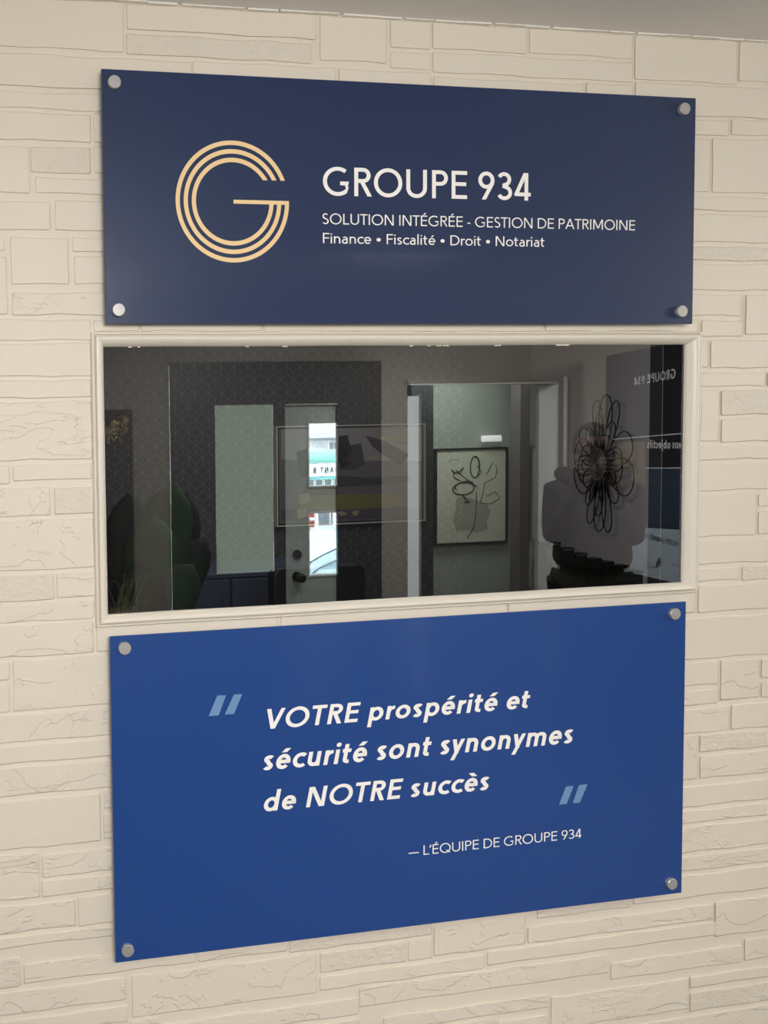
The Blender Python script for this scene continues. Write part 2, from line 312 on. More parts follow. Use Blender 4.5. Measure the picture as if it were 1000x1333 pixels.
# ------------------------------------------------------------------ stone wall, its stones
HX0, HX1 = -.022, 1.235; HZ0, HZ1 = 1.303, 1.822
WX0, WX1 = -2.6, 5.6
HY = .016
fw_ = MB().box(WX0, HX0, 0, HY, 0, CEIL).box(HX1, WX1, 0, HY, 0, CEIL).box(HX0, HX1, 0, HY, HZ1, CEIL).box(HX0, HX1, 0, HY, 0, HZ0)
fw_.box(WX0, HX0-.05, HY, .14, 0, CEIL).box(HX1+.22, WX1, HY, .14, 0, CEIL).box(HX0-.05, HX1+.22, HY, .14, HZ1+.08, CEIL).box(HX0-.05, HX1+.22, HY, .14, 0, HZ0-.08)
front = struct('wall_front', fw_, PAINT)
STONES = [
    (-0.2316, 0.0409, 2.3186, 2.4513, 0), (0.0482, 0.4066, 2.3592, 2.4668, 0), (0.0468, 0.3985, 2.316, 2.3511, 2), (-0.2342, 0.166, 2.2521, 2.3073, 0),
    (0.17, 0.4453, 2.2322, 2.3099, 0), (0.4155, 0.5476, 2.3235, 2.4822, 0), (0.4529, 0.6388, 2.2426, 2.3097, 0), (0.557, 0.6387, 2.3534, 2.4901, 0),
    (0.5568, 0.6388, 2.3155, 2.345, 0), (0.6434, 0.8406, 2.3556, 2.4983, 0), (0.6435, 1.0746, 2.3123, 2.3495, 0), (0.8473, 1.0732, 2.3577, 2.512, 0),
    (1.0805, 1.3134, 2.319, 2.5252, 0), (1.3206, 1.4782, 2.3263, 2.5377, 0), (0.6452, 0.9658, 2.2378, 2.3037, 0), (0.9726, 1.0755, 2.2475, 2.3077, 0),
    (1.0825, 1.4821, 2.2541, 2.314, 0), (1.1743, 1.2977, 2.2165, 2.2466, 0), (1.3049, 1.4835, 2.22, 2.2503, 0), (1.1756, 1.2541, 2.1057, 2.2081, 0),
    (1.2614, 1.4856, 2.1051, 2.2115, 0), (1.1769, 1.4876, 2.0689, 2.0962, 0), (1.1777, 1.4889, 2.0064, 2.0613, 0), (1.1786, 1.4903, 1.9697, 1.9973, 2),
    (1.1794, 1.4916, 1.9103, 1.9627, 0), (1.1625, 1.3326, 1.8593, 1.9023, 0), (1.2435, 1.3392, 1.8176, 1.85, 0), (1.3478, 1.4936, 1.8221, 1.9013, 0),
    (1.2435, 1.2578, 1.756, 1.81, 0), (1.2651, 1.4958, 1.7538, 1.8097, 0), (1.2435, 1.3953, 1.7166, 1.7446, 0), (1.4028, 1.4971, 1.7168, 1.7436, 0),
    (1.2435, 1.2859, 1.6065, 1.7093, 0), (1.2927, 1.4984, 1.6582, 1.7083, 2), (1.2938, 1.4999, 1.6032, 1.6503, 0), (1.2435, 1.5012, 1.5678, 1.5961, 0),
    (1.2435, 1.5025, 1.5048, 1.56, 0), (1.2435, 1.3793, 1.4106, 1.4975, 0), (1.3861, 1.5038, 1.4688, 1.4943, 0), (1.3872, 1.5051, 1.4113, 1.4592, 0),
    (1.2435, 1.5067, 1.3542, 1.4019, 0), (1.2435, 1.3409, 1.3193, 1.3464, 0), (1.3502, 1.5079, 1.3164, 1.3453, 2), (1.2454, 1.5093, 1.2552, 1.3096, 0),
    (0.8094, 1.2364, 1.2564, 1.3024, 0), (1.1555, 1.5115, 1.1588, 1.2439, 0), (1.1567, 1.2948, 1.1035, 1.1517, 0), (1.1575, 1.2958, 1.0633, 1.0939, 0),
    (1.3025, 1.3948, 1.0686, 1.1511, 1), (1.4019, 1.5133, 1.1088, 1.1495, 0), (1.4029, 1.5145, 1.0681, 1.0991, 0), (1.1583, 1.323, 1.0043, 1.0559, 1),
    (1.3304, 1.516, 1.0046, 1.0568, 0), (1.1595, 1.248, 0.9076, 0.9997, 0), (1.2548, 1.5175, 0.9626, 0.9983, 2), (1.2557, 1.5188, 0.9071, 0.9545, 0),
    (1.1607, 1.5205, 0.8498, 0.8924, 0), (1.1614, 1.5216, 0.8153, 0.8416, 0), (1.1621, 1.5229, 0.7527, 0.8071, 1), (1.1629, 1.5243, 0.7131, 0.7445, 0),
    (1.1014, 1.5256, 0.6567, 0.7048, 0), (0.8772, 1.0948, 0.6524, 0.6863, 2), (0.8566, 1.2942, 0.6036, 0.6365, 0), (1.2995, 1.5277, 0.5646, 0.6397, 0),
    (0.7653, 1.3007, 0.5693, 0.5976, 0), (0.4867, 1.0422, 0.5198, 0.5579, 0), (1.0493, 1.3665, 0.5031, 0.5395, 0), (1.3735, 1.5296, 0.5046, 0.55, 0),
    (0.9106, 1.2352, 0.4168, 0.484, 1), (0.5388, 0.9036, 0.465, 0.492, 0), (0.7903, 0.904, 0.3837, 0.4498, 0), (0.4895, 0.7834, 0.4056, 0.459, 0),
    (1.2399, 1.5314, 0.462, 0.4854, 0), (1.2407, 1.5326, 0.4102, 0.4503, 2), (0.9111, 1.5346, 0.3298, 0.4002, 0), (0.5918, 0.6434, 0.5998, 0.6409, 0),
    (0.4047, 0.5851, 0.5996, 0.6381, 2), (0.6484, 0.8498, 0.6028, 0.6611, 0), (0.4044, 0.757, 0.5639, 0.5914, 0), (0.0846, 0.4847, 0.5064, 0.5398, 0),
    (0.0275, 0.3964, 0.5605, 0.6396, 1), (0.0838, 0.4845, 0.4426, 0.4973, 0), (0.1576, 0.3368, 0.6515, 0.7114, 0), (0.3417, 0.6417, 0.6469, 0.6984, 2),
    (-0.0032, 0.1532, 0.6922, 0.716, 0), (-0.1758, 0.1524, 0.6518, 0.6881, 1), (-0.2756, -0.1832, 0.648, 0.7024, 2), (-0.2768, 0.0152, 0.597, 0.6389, 0),
    (-0.278, 0.0188, 0.555, 0.5854, 0), (0.0243, 0.0795, 0.4754, 0.5545, 0), (-0.2741, 0.1531, 0.722, 0.7411, 0), (-0.2729, -0.0781, 0.7487, 0.7987, 1),
    (-0.0721, 0.1539, 0.7469, 0.8018, 0), (-0.2709, -0.1437, 0.8102, 0.894, 0), (-0.1375, 0.1551, 0.8454, 0.8882, 1), (-0.1385, 0.1545, 0.8097, 0.8383, 1),
    (-0.2684, -0.027, 0.9025, 0.9917, 0), (-0.0203, 0.1568, 0.9621, 0.995, 2), (-0.0213, 0.1561, 0.9061, 0.952, 0), (-0.2664, 0.1572, 1.001, 1.0523, 1),
    (-0.2651, 0.1579, 1.0593, 1.0916, 0), (-0.2639, 0.1586, 1.0986, 1.1476, 1), (-0.1833, 0.1597, 1.155, 1.2458, 1), (-0.2613, -0.1897, 1.2119, 1.2451, 0),
    (-0.2626, -0.1909, 1.1537, 1.2022, 0), (-0.2598, -0.0349, 1.2522, 1.3091, 1), (-0.0275, 0.3231, 1.2526, 1.3187, 0), (0.3294, 0.8046, 1.2305, 1.3123, 0),
    (-0.2585, -0.0325, 1.3147, 1.3465, 1), (-0.2574, -0.1053, 1.3528, 1.3996, 2), (-0.0996, -0.029, 1.3553, 1.3984, 1), (-0.2554, -0.0301, 1.4072, 1.4965, 1),
    (-0.2534, -0.109, 1.5044, 1.5548, 1), (-0.1005, -0.029, 1.5055, 1.5522, 2), (-0.2522, -0.1813, 1.5626, 1.5951, 0), (-0.1743, -0.0319, 1.5672, 1.5945, 0),
    (-0.2502, -0.0304, 1.603, 1.7062, 1), (-0.2483, -0.0304, 1.7129, 1.744, 0), (-0.247, -0.0294, 1.7508, 1.8087, 0), (-0.2456, -0.029, 1.814, 1.8503, 0),
    (-0.2437, -0.1775, 1.8596, 1.9578, 0), (-0.1687, 0.1618, 1.8584, 1.8974, 1), (-0.1696, -0.0665, 1.9119, 1.9932, 0), (-0.2418, -0.1812, 1.9697, 1.9921, 0),
    (-0.059, 0.1633, 1.969, 1.9945, 0), (-0.0557, 0.1626, 1.9125, 1.961, 0), (-0.2405, -0.098, 2.006, 2.0549, 0), (-0.0884, 0.164, 2.0066, 2.0574, 0),
    (-0.2385, -0.1333, 2.0691, 2.1493, 0), (-0.123, 0.1647, 2.0701, 2.0967, 0), (-0.1302, -0.0226, 2.1056, 2.1493, 2), (-0.017, 0.1653, 2.1076, 2.1516, 0),
    (-0.2366, -0.0214, 2.1603, 2.2077, 0), (-0.0159, 0.1661, 2.1609, 2.2101, 0), (-0.2355, 0.1668, 2.2143, 2.2431, 0), (-0.0226, 0.0613, 1.83, 1.8491, 0),
    (0.0656, 0.2964, 1.8298, 1.8547, 0), (0.3009, 0.8818, 1.8293, 1.8552, 0), (0.8869, 1.181, 1.8287, 1.8498, 0)]
def stone(x0, x1, z0, z1, kind, idx):
    rnd = random.Random(idx*17+3); top = .0032+rnd.uniform(-.0004, .0008); y = -top; k = KP(y)
    z1 = min(z1, CEIL-.002)
    P = [(x0, z0), (x1, z0), (x1, z1), (x0, z1)]; cx, cz = (x0+x1)/2, (z0+z1)/2
    out = []
    for e in range(4):
        a, b = P[e], P[(e+1) % 4]; ln = math.hypot(b[0]-a[0], b[1]-a[1]); n = max(2, min(9, int(ln/.03))); ph = rnd.uniform(0, 9); ph2 = rnd.uniform(0, 9)
        nx, nz = (b[1]-a[1])/ln, -(b[0]-a[0])/ln
        for i in range(n):
            e_ = min(.12, .0024/ln); t = e_+(1-2*e_)*i/(n-1)
            am = .0011 if ln > .08 else .0007
            d = am*(math.sin(ph+t*ln*38)+.7*math.sin(ph2+t*ln*95))-.0006
            if i in (0, n-1): d *= .4
            out.append((a[0]+(b[0]-a[0])*t+nx*d, a[1]+(b[1]-a[1])*t+nz*d))
    mb = MB(); n = len(out)
    def ring(ins, yy, kk):
        r = []
        for i, (x, z) in enumerate(out):
            sx = max(0, abs(x-cx)-ins)*(1 if x > cx else -1); sz = max(0, abs(z-cz)-ins)*(1 if z > cz else -1)
            X, Z = cx+sx, cz+sz
            r.append((EYE.x+(X-EYE.x)*kk, yy, EYE.z+(Z-EYE.z)*kk))
        return r
    r0 = ring(-.0008, .0005, 1); r1 = ring(.0002, y*.8, k); r2 = ring(.0013, y, k)
    mb.v = r0+r1+r2
    for q in (0, n):
        mb.f += [(q+i, q+(i+1) % n, q+n+(i+1) % n, q+n+i) for i in range(n)]
    mb.f.append(tuple(range(2*n, 3*n)))
    mb.v = [(x, yy, min(z, CEIL-.0005)) for x, yy, z in mb.v]
    return mb.build('stone', STONE[kind], front)
for i, (x0, x1, z0, z1, kd) in enumerate(STONES): stone(x0, x1, z0, z1, kd if (kd or z1 > 1.15 or i % 4 == 0) else 1, i)

# ------------------------------------------------------------------ room shells
struct('ceiling', MB().box(WX0, WX1, -3.3, 0, CEIL, CEIL+.1), CEILM)
struct('floor', MB().box(WX0, WX1, -3.3, 0, -.1, 0), FLOORM)
struct('wall_left', MB().box(WX0-.1, WX0, -3.3, .14, -.1, CEIL+.1), GREYW)
struct('wall_right', MB().box(WX1, WX1+.1, -3.3, .14, -.1, CEIL+.1), GREYW)
caulk = MB()
for i in range(26):
    a = -.1+i*.062
    caulk.box(a, a+.059+.006*math.sin(i*3.7), -.0075-.001*math.sin(i), -.0002, CEIL-.0028-.0008*math.cos(i*2), CEIL-.0002)
o = caulk.build('sealant_bead', mat('white_sealant', (236, 232, 222), .4), front)
# back wall of the lobby with the entrance unit and the doorway to the corridor
DB = 3.3
X = lambda px, D: at(px, 600, D).x
Zp = lambda py, D, px=450: at(px, py, D).z
ex0, ex1, ez = X(222, DB), X(495, DB), Zp(471, DB, 350)
dx0, dx1, dzz = X(531, DB), X(722, DB), Zp(498, DB, 620)
wb = MB().box(WX0, ex0, -DB-.15, -DB, 0, CEIL).box(ex0, ex1, -DB-.15, -DB, ez, CEIL).box(ex1, dx0, -DB-.15, -DB, 0, CEIL).box(dx0, dx1, -DB-.15, -DB, dzz, CEIL).box(dx1, WX1, -DB-.15, -DB, 0, CEIL)
struct('wall_back', wb, GREYW)
# entrance unit: dark surround with a frosted sidelight and the slot through which the door shows
ds = DB-.02
fx0, fx1, fz0, fz1 = X(281, ds), X(358, ds), Zp(746, ds, 320), Zp(527, ds, 320)
sx0, sx1, sz = X(372, ds), X(440, ds), Zp(526, ds, 405)
door = MB()
y0, y1 = -DB+.002, -DB+.02
door.box(ex0, fx0, y0, y1, 0, ez).box(fx0, fx1, y0, y1, 0, fz0).box(fx0, fx1, y0, y1, fz1, ez).box(fx1, sx0, y0, y1, 0, ez).box(sx0, sx1, y0, y1, sz, ez).box(sx1, ex1, y0, y1, 0, ez)
d1 = struct('door_1', door, CHAR)
MB().box(fx0, fx1, -DB-.004, -DB, fz0, fz1).build('frosted_pane', frosted_mat(), d1)
MB().box(sx0, sx1, y1-.004, y1+.006, sz-.006, sz+.003).build('head_strip', mat('pale_metal_strip', (190, 195, 190), .3, metal=.4), d1)
DL = DB+.004; DM = mat('grey_green_door_paint', (186, 200, 196), .42)
lx0, lx1 = X(366, DL), ex1-.03; gx0 = X(402.5, DL); gx1 = lx1-.07
zt = sz+.06; u1, u0 = Zp(551, DL, 420), Zp(632.5, DL, 420); l1, l0 = Zp(668, DL, 420), Zp(748, DL, 420)
yl0, yl1 = -DL-.045, -DL
leaf = MB().box(lx0, gx0, yl0, yl1, .01, zt).box(gx1, lx1, yl0, yl1, .01, zt).box(gx0, gx1, yl0, yl1, u1, zt).box(gx0, gx1, yl0, yl1, l1, u0).box(gx0, gx1, yl0, yl1, .01, l0)
lf = leaf.build('door_leaf', DM, d1)
WH = mat('white_bead', (235, 240, 240), .4)
for a, b in ((u0, u1), (l0, l1)):
    MB().box(gx0, gx1, -DL-.026, -DL-.02, a, b).build('glass', clear_mat(), lf)
    MB().box(gx0-.012, gx0, yl1-.002, yl1+.008, a-.012, b+.012).box(gx1, gx1+.012, yl1-.002, yl1+.008, a-.012, b+.012).box(gx0, gx1, yl1-.002, yl1+.008, b, b+.012).box(gx0, gx1, yl1-.002, yl1+.008, a-.012, a).build('glazing_bead', WH if a == l0 else DM, lf)
MB().box(gx0-.06, gx1+.06, yl1-.001, yl1+.004, .2, l0-.07).build('raised_panel', DM, lf, bevel=.003)
KN = mat('dark_nickel', (70, 72, 74), .22, metal=1)
kp = mir(387, 751, DL); MB().lathe([(.032, 0), (.032, .006), (.014, .01), (.012, .03), (.024, .038), (.031, .052), (.029, .066), (.016, .074), (0.001, .075)], (kp.x, yl1+.0, kp.z), 'Y').build('door_knob', KN, lf, smooth=True)
# profile of lathe goes towards -y, so turn the knob to face the lobby
for o in list(lf.children):
    if o.name.startswith('door_knob'):
        for v in o.data.vertices: v.co.y = 2*yl1-v.co.y
kp = mir(387, 722, DL); db = MB().lathe([(.03, 0), (.03, .01), (.026, .016), (.001, .016)], (kp.x, yl1, kp.z), 'Y'); db.v = [(x, 2*yl1-y, z) for x, y, z in db.v]; db.box(kp.x-.005, kp.x+.005, yl1+.014, yl1+.03, kp.z-.022, kp.z+.022); db.build('deadbolt', KN, lf, smooth=True)
# doorway casing
CW = mat('white_casing', (150, 148, 142), .4); CL = mat('sunlit_casing_edge', (250, 252, 248), .35)  # sunlight on the casing edges is put into their near-white colour
cs = MB().box(dx0-.01, X(735, DB), -DB, -DB+.018, Zp(499, DB, 620), Zp(492, DB, 620)).box(X(724, DB), X(732, DB), -DB, -DB+.018, 0, Zp(499, DB, 620))
d2 = struct('door_2', cs, CW)
MB().box(X(721.5, DB), X(724, DB), -DB-.12, -DB+.024, 0, Zp(500, DB, 620)).box(X(732, DB), X(735, DB), -DB, -DB+.026, 0, Zp(492, DB, 620)).box(dx0, X(722, DB), -DB, -DB+.024, Zp(500.5, DB, 620), Zp(499, DB, 620)).build('casing_edge', CL, d2)
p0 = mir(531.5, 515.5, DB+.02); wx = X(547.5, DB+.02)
sl = bpy.data.materials.new('glowing_door_edge'); sl.use_nodes = True; q_ = sl.node_tree.nodes['Principled BSDF']; q_.inputs['Base Color'].default_value = (.7, .75, .75, 1); q_.inputs['Emission Color'].default_value = (.82, .97, 1, 1); q_.inputs['Emission Strength'].default_value = .95  # emission added for the bright edge of an open white door
MB().box(p0.x, wx, -DB-.05, -DB-.03, .01, p0.z).build('glowing_edge_strip', sl, d2)
MB().box(p0.x-.012, p0.x, -DB-.055, -DB-.02, .01, p0.z+.012).box(wx, wx+.012, -DB-.055, -DB-.02, .01, p0.z+.012).build('added_strip_border', CW, d2)  # border round the added glowing strip
# corridor behind the doorway
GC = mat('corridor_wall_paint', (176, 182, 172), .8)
DC = 4.7
a = Vector((X(529, DB+.15), -DB-.15, 0)); b = Vector((X(520, DC), -DC, 0))
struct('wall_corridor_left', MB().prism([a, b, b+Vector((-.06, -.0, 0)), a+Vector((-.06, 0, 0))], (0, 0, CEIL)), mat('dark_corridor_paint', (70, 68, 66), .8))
struct('wall_corridor_back', MB().box(b.x-.06, 5.9, -DC-.1, -DC, 0, CEIL), GC)
struct('wall_corridor_right', MB().box(5.8, 5.9, -DC, -DB-.15, 0, CEIL), GC)
struct('wall_corridor_front', MB().box(WX1, 5.9, -DB-.15, -DB, 0, CEIL), GC)
struct('floor_corridor', MB().box(2.3, 5.9, -DC-.1, -DB, -.1, 0), FLOORM)
struct('ceiling_corridor', MB().box(2.3, 5.9, -DC-.1, -DB, CEIL, CEIL+.1), CEILM)
# tall dark cupboard at the corridor's left
D1 = 4.5; q0, q1 = X(533, D1), X(564.5, D1)
cb = thing('corridor_cupboard', 'tall charcoal cupboard just inside the doorway, left of the flower drawing', 'cupboard', (q0, -D1, 0))
MB().box(q0, q1, -DC+.01, -D1, 0, CEIL-.02).build('body', mat('charcoal_cupboard', (62, 62, 64), .5), cb, bevel=.003)
MB().box(q0+.01, q1-.01, -D1, -D1+.018, .08, CEIL-.06).build('door_front', mat('charcoal_cupboard', (62, 62, 64), .5), cb, bevel=.002)
D2 = 4.3
struct('trim_1', MB().box(X(678, D2), X(690, D2), -D2-.1, -D2, 0, CEIL), mat('taupe_post_paint', (112, 104, 100), .7))

# ------------------------------------------------------------------ office behind the pane
OY = 3.0
struct('floor_office', MB().box(-.6, 5.0, .14, OY+.1, -.1, 0), mat('dark_carpet', (60, 58, 58), .95))
struct('ceiling_office', MB().box(-.6, 5.0, .14, OY+.1, CEIL, CEIL+.1), CEILM)
struct('wall_office_left', MB().box(-.6, -.5, .14, OY+.1, 0, CEIL), OFFW)
xw = at(602, 600, OY).x
struct('wall_office_back', MB().box(-.6, xw, OY, OY+.1, 0, CEIL), wallpaper_mat())
xc = at(690, 600, OY).x; T = Vector((-.342, -.94, 0)); TL = 1.33; C0 = Vector((xc, OY, 0)); C1 = C0+T*TL
struct('wall_office_niche', MB().box(xw, xc+.1, OY, OY+.1, 0, CEIL), mat('charcoal_wall_paint', (72, 71, 74), .7))
Nn = Vector((-.94, .342, 0)); back = Vector((.1, 0, 0))
struct('wall_office_right', MB().prism([C0, C1, C0+back], (0, 0, CEIL)), OFFW)
struct('wall_office_side', MB().box(4.2, 4.3, .14, OY, 0, CEIL), mat('dark_store_paint', (24, 24, 26), .9))
dk = MB().prism([C1+Vector((.0, .004, 0)), C1+Vector((.03, .09, 0)), Vector((4.2, 2.5, 0)), Vector((4.2, 2.44, 0))], (0, 0, CEIL))
struct('wall_office_store', dk, mat('dark_store_paint', (24, 24, 26), .9))

# ------------------------------------------------------------------ interior window: mitred casing, pane, reveal
win = bpy.data.objects.new('window_1', None); COL.objects.link(win); win['kind'] = 'structure'
ox0, ox1, oz0, oz1 = -.028, 1.2421, 1.2973, 1.8286     # outer edges, measured on the wall plane
# profile across the casing: u = 0 at the outer edge, 1 at the glass
prof = [(0, 0), (.015, -.0085), (.07, -.0105), (.16, -.0105), (.205, -.0085), (.225, -.0055), (.255, -.0055), (.285, -.0090), (.34, -.0120), (.44, -.0130), (.56, -.0122), (.72, -.0092), (.87, -.0045), (.96, .0), (.985, .0015), (1.0, .0045)]
k9 = KP(-.008); OX0, OX1, OZ0, OZ1 = EYE.x+(ox0-EYE.x)*k9, EYE.x+(ox1-EYE.x)*k9, EYE.z+(oz0-EYE.z)*k9, EYE.z+(oz1-EYE.z)*k9
IX0, IX1, IZ0, IZ1 = -.0052, 1.2075, 1.3199, 1.8021
def ring_pt(u, y, corner):
    x0, x1, z0, z1 = OX0+(IX0-OX0)*u, OX1+(IX1-OX1)*u, OZ0+(IZ0-OZ0)*u, OZ1+(IZ1-OZ1)*u
    return {0: (x0, y, z0), 1: (x1, y, z0), 2: (x1, y, z1), 3: (x0, y, z1)}[corner]
for side in range(4):
    mb = MB(); n = len(prof); seg = 10
    for i in range(seg+1):
        t = i/seg
        for u, y in prof:
            a = Vector(ring_pt(u, y, side)); b = Vector(ring_pt(u, y, (side+1) % 4)); p = a.lerp(b, t)
            if 0 < i < seg: p += Vector((0, math.sin(i*2.3+side)*.0003, math.sin(i*1.7+side*2)*.0004))
            mb.v.append(tuple(p))
    for i in range(seg):
        for j in range(n-1): mb.f.append((i*n+j, i*n+j+1, (i+1)*n+j+1, (i+1)*n+j))
    mb.build('casing', TRIM, win, smooth=True)
gx_0, gx_1, gz_0, gz_1 = IX0, IX1, IZ0, IZ1; GY = .003
pane = MB().box(gx_0-.004, gx_1+.004, GY, GY+.004, gz_0-.004, gz_1+.004).build('pane', glass_mat(), win)
pane.data.materials.append(clear_mat('glass_back_face', (1, 1, 1, 1)))
for p in pane.data.polygons: p.material_index = 0 if p.normal.y < -.5 else 1
gk = MB()
for (a, b, c, d) in ((HX0-.05, gx_0-.008, HZ0-.08, HZ1+.08), (HX1+.002, HX1+.22, HZ0-.08, HZ1+.08)): gk.box(a, b, HY, HY+.003, c, d)
for (c, d) in ((HZ0-.08, gz_0-.008), (gz_1+.008, HZ1+.08)): gk.box(HX0, HX1, HY, HY+.003, c, d)
gk.build('stop_bead', mat('dark_reveal', (40, 38, 36), .6), win)
# thin pale gasket visible on the right and ragged paint left on the glass edge
MB().box(gx_1-.0034, gx_1-.0010, .0012, .0028, gz_0+.002, gz_1-.002).build('gasket', mat('pale_gasket', (206, 203, 196), .4), win)
pf = MB()
for px, w in ((169, 3), (181, 2), (322, 3), (371, 5), (536, 3), (559, 3), (572, 5), (581, 6), (648, 7), (732, 14)):
    x = at(px, 450, 0).x; w *= .0011
    pf.prism([(x-w, .0015, gz_1+.001), (x-w*.6, .0015, gz_1-.0016), (x+w*.2, .0015, gz_1-.0010), (x+w, .0015, gz_1-.0018), (x+w*1.2, .0015, gz_1+.001)], (0, .0012, 0))
pf.build('paint_flecks', TRIM, win)

# ------------------------------------------------------------------ signs on standoffs
YS = -.0225
def sign(label, x0, x1, z0, z1, m):
    """rectangle measured on the wall plane, moved out to the panel's plane"""
    (a, c), (b, d) = onp(x0, z0, YS), onp(x1, z1, YS)
    t = thing('wall_sign', label, 'sign', ((a+b)/2, YS, c))
    MB().box(a, b, YS, YS+.004, c, d).build('panel', m, t, bevel=.0006, seg=1)
    return t, (a, b, c, d)
CAP = mat('satin_aluminium_cap', (190, 189, 186), .4, metal=.5, bump=.04, bscale=400)
def standoff(t, px, py):
    p = at(px, py, YS-.007)
    so = MB().lathe([(.0085, .0), (.0085, abs(YS+.004)), ], (p.x, 0, p.z), 'Y', 20).build('standoff', STEEL, t, smooth=True)
    MB().lathe([(.0113, 0), (.0115, .0006), (.0115, .0058), (.0106, .0068), (.0001, .0070)], (p.x, YS, p.z), 'Y', 32).build('cap', CAP, so, smooth=True)
def lettering(t, txt, s, pxl, pxr, pref, ybase, ytop, hfrac, m, slant=0, track=0, y=YS-.0004, label=None):
    """text between two horizontal pixels; height from a baseline/top pair read at pixel column pref; hfrac = the height of that pair in cap heights"""
    b = at(pref, ybase, y); u = at(pref, ytop, y); cap = (u.z-b.z)/hfrac
    x0, x1 = at(pxl, ybase, y).x, at(pxr, ybase, y).x
    polys, w = text_polys(txt, s, track)
    kx = (x1-x0-slant*cap*.6)/(w*cap); x = 0; first = None
    l0 = glyph(txt[0], s)[2]+track/2
    for ch in txt:
        st, gw, gl, gr_ = glyph(ch, s)
        if st:
            pl_, w1 = text_polys(ch, s, track); xo = x+gl+track/2-l0; mb = MB()
            for i, pl in enumerate(pl_): yy = y-.000006*i; mb.quad([(x0+((a+xo)*kx+slant*c)*cap, yy, b.z+c*cap) for a, c in pl])
            mb.build('letter', m, t)
        x += gl+gw+gr_+track
s1, r1 = sign('wide navy panel above the interior window, with gold ring emblem and white lettering', 0, 1.2152+.0048, 1.8429, 2.288, NAVY)
for p in ((149.5, 106), (893, 141), (155, 403), (889.5, 405)): standoff(s1, *p)
lettering(s1, 'GROUPE 934', .136, 420.5, 691, 435, 254.6, 217.3, 1, WHITEV)
lettering(s1, 'SOLUTION INTÉGRÉE - GESTION DE PATRIMOINE', .108, 419.5, 827, 428, 291.8, 277.8, 1, WHITEV)
lettering(s1, 'Finance • Fiscalité • Droit • Notariat', .112, 420.5, 709, 424, 316.6, 303.2, 1, WHITEV)
ye = YS-.0004; ce = at(303.3, 262.6, ye); Ro = (at(377.3, 262.6, ye).x-at(229.7, 262.6, ye).x)/2; wr = Ro*.0735; gp = Ro*.066
hcut = at(370, 235.4, ye).z-ce.z; ztop = at(304, 259.9, ye).z-ce.z; zbot = at(304, 265.0, ye).z-ce.z
mb = MB()
for i in range(3):
    ro = Ro-i*(wr+gp); ri = ro-wr; n = 90
    ao, ai = math.asin(hcut/ro), math.asin(hcut/ri); bo, bi = 2*math.pi+math.asin(zbot/ro), 2*math.pi+math.asin(zbot/ri)
    for k in range(n):
        q = []
        for rr, a0, a1, kk in ((ro, ao, bo, k), (ro, ao, bo, k+1), (ri, ai, bi, k+1), (ri, ai, bi, k)):
            a = a0+(a1-a0)*kk/n; q.append((ce.x+rr*math.cos(a), ye, ce.z+rr*math.sin(a)))
        mb.quad(q)
mb.quad([(ce.x+.001, ye, ce.z+zbot), (ce.x+Ro, ye, ce.z+zbot), (ce.x+Ro, ye, ce.z+ztop), (ce.x+.001, ye, ce.z+ztop)])
mb.build('emblem', GOLDV, s1)
s2, r2 = sign('tall blue panel below the interior window, with white italic quotation and blue quote marks', -.003, 1.2152, .6692, 1.2795, BLUE)
for p in ((163, 844.5), (880.5, 799.5), (167, 1238.5), (876.5, 1151.5)): standoff(s2, *p)
lettering(s2, 'VOTRE prospérité et', .168, 343, 690.5, 350, 949, 923, 1, WHITEV, slant=.21, track=.02)
lettering(s2, 'sécurité sont synonymes', .168, 341, 747, 346, 1002.7, 983.2, .70, WHITEV, slant=.21, track=.02)
lettering(s2, 'de NOTRE succès', .168, 342, 638, 353, 1055.6, 1028, 1.05, WHITEV, slant=.21, track=.02)
lettering(s2, '— L’ÉQUIPE DE GROUPE 934', .105, 532, 757, 750, 1091.2, 1079.2, 1, WHITEV)
for pair in (((282.9, 905.5), (294.3, 905.0), (284.7, 931.3), (271.7, 932.2)), ((304.7, 904), (315.4, 903.4), (304.7, 929.4), (292.5, 930.2)), ((736.8, 1024), (747, 1023), (737.8, 1046.4), (727.8, 1047.4)), ((753.8, 1022), (765, 1020.8), (755, 1044.8), (745.8, 1045.6))):
    MB().quad([at(px, py, ye) for px, py in pair]).build('quote_mark', BLUEV, s2)

# ------------------------------------------------------------------ office things
def vrect(mb, px0, px1, py0, py1, y, th=None, pxm=None):
    a = at(px0, py1, y); b = at(px1, py0, y); zt = at((px0+px1)/2, py0, y).z; zb = at((px0+px1)/2, py1, y).z
    return a.x, b.x, zb, zt
# landscape painting on the wallpaper
yp = OY-.035; x0, x1, zb, zt = vrect(None, 361, 554.5, 553, 682, yp)
art = thing('abstract_painting', 'wide grey, black and yellow abstract canvas in a thin pale frame on cube-patterned wallpaper', 'painting', ((x0+x1)/2, OY, zb))
FRP = mat('champagne_frame', (205, 200, 184), .35); f = .0065
MB().box(x0, x1, yp, OY, zt-f, zt).box(x0, x1, yp, OY, zb, zb+f).box(x0, x0+f, yp, OY, zb+f, zt-f).box(x1-f, x1, yp, OY, zb+f, zt-f).build('frame', FRP, art)
MB().box(x0+f, x1-f, OY-.012, OY-.001, zb+f, zt-f).build('backing', BLACK, art)
g = .016; MB().box(x0+g, x1-g, yp+.004, OY-.012, zb+g, zt-g).build('canvas', mat('grey_painted_canvas', (112, 106, 110), .7, bump=.6, bscale=40, var=.35, stretch=(1, 1, 4)), art)
def stroke(parent, y, pts, m, name='paint_stroke', d=.0012, fn=at):
    P = [fn(px, py, y) for px, py in pts]; return MB().prism(P, (0, -d if fn is at else d, 0)).build(name, m, parent)
yc = yp+.0036
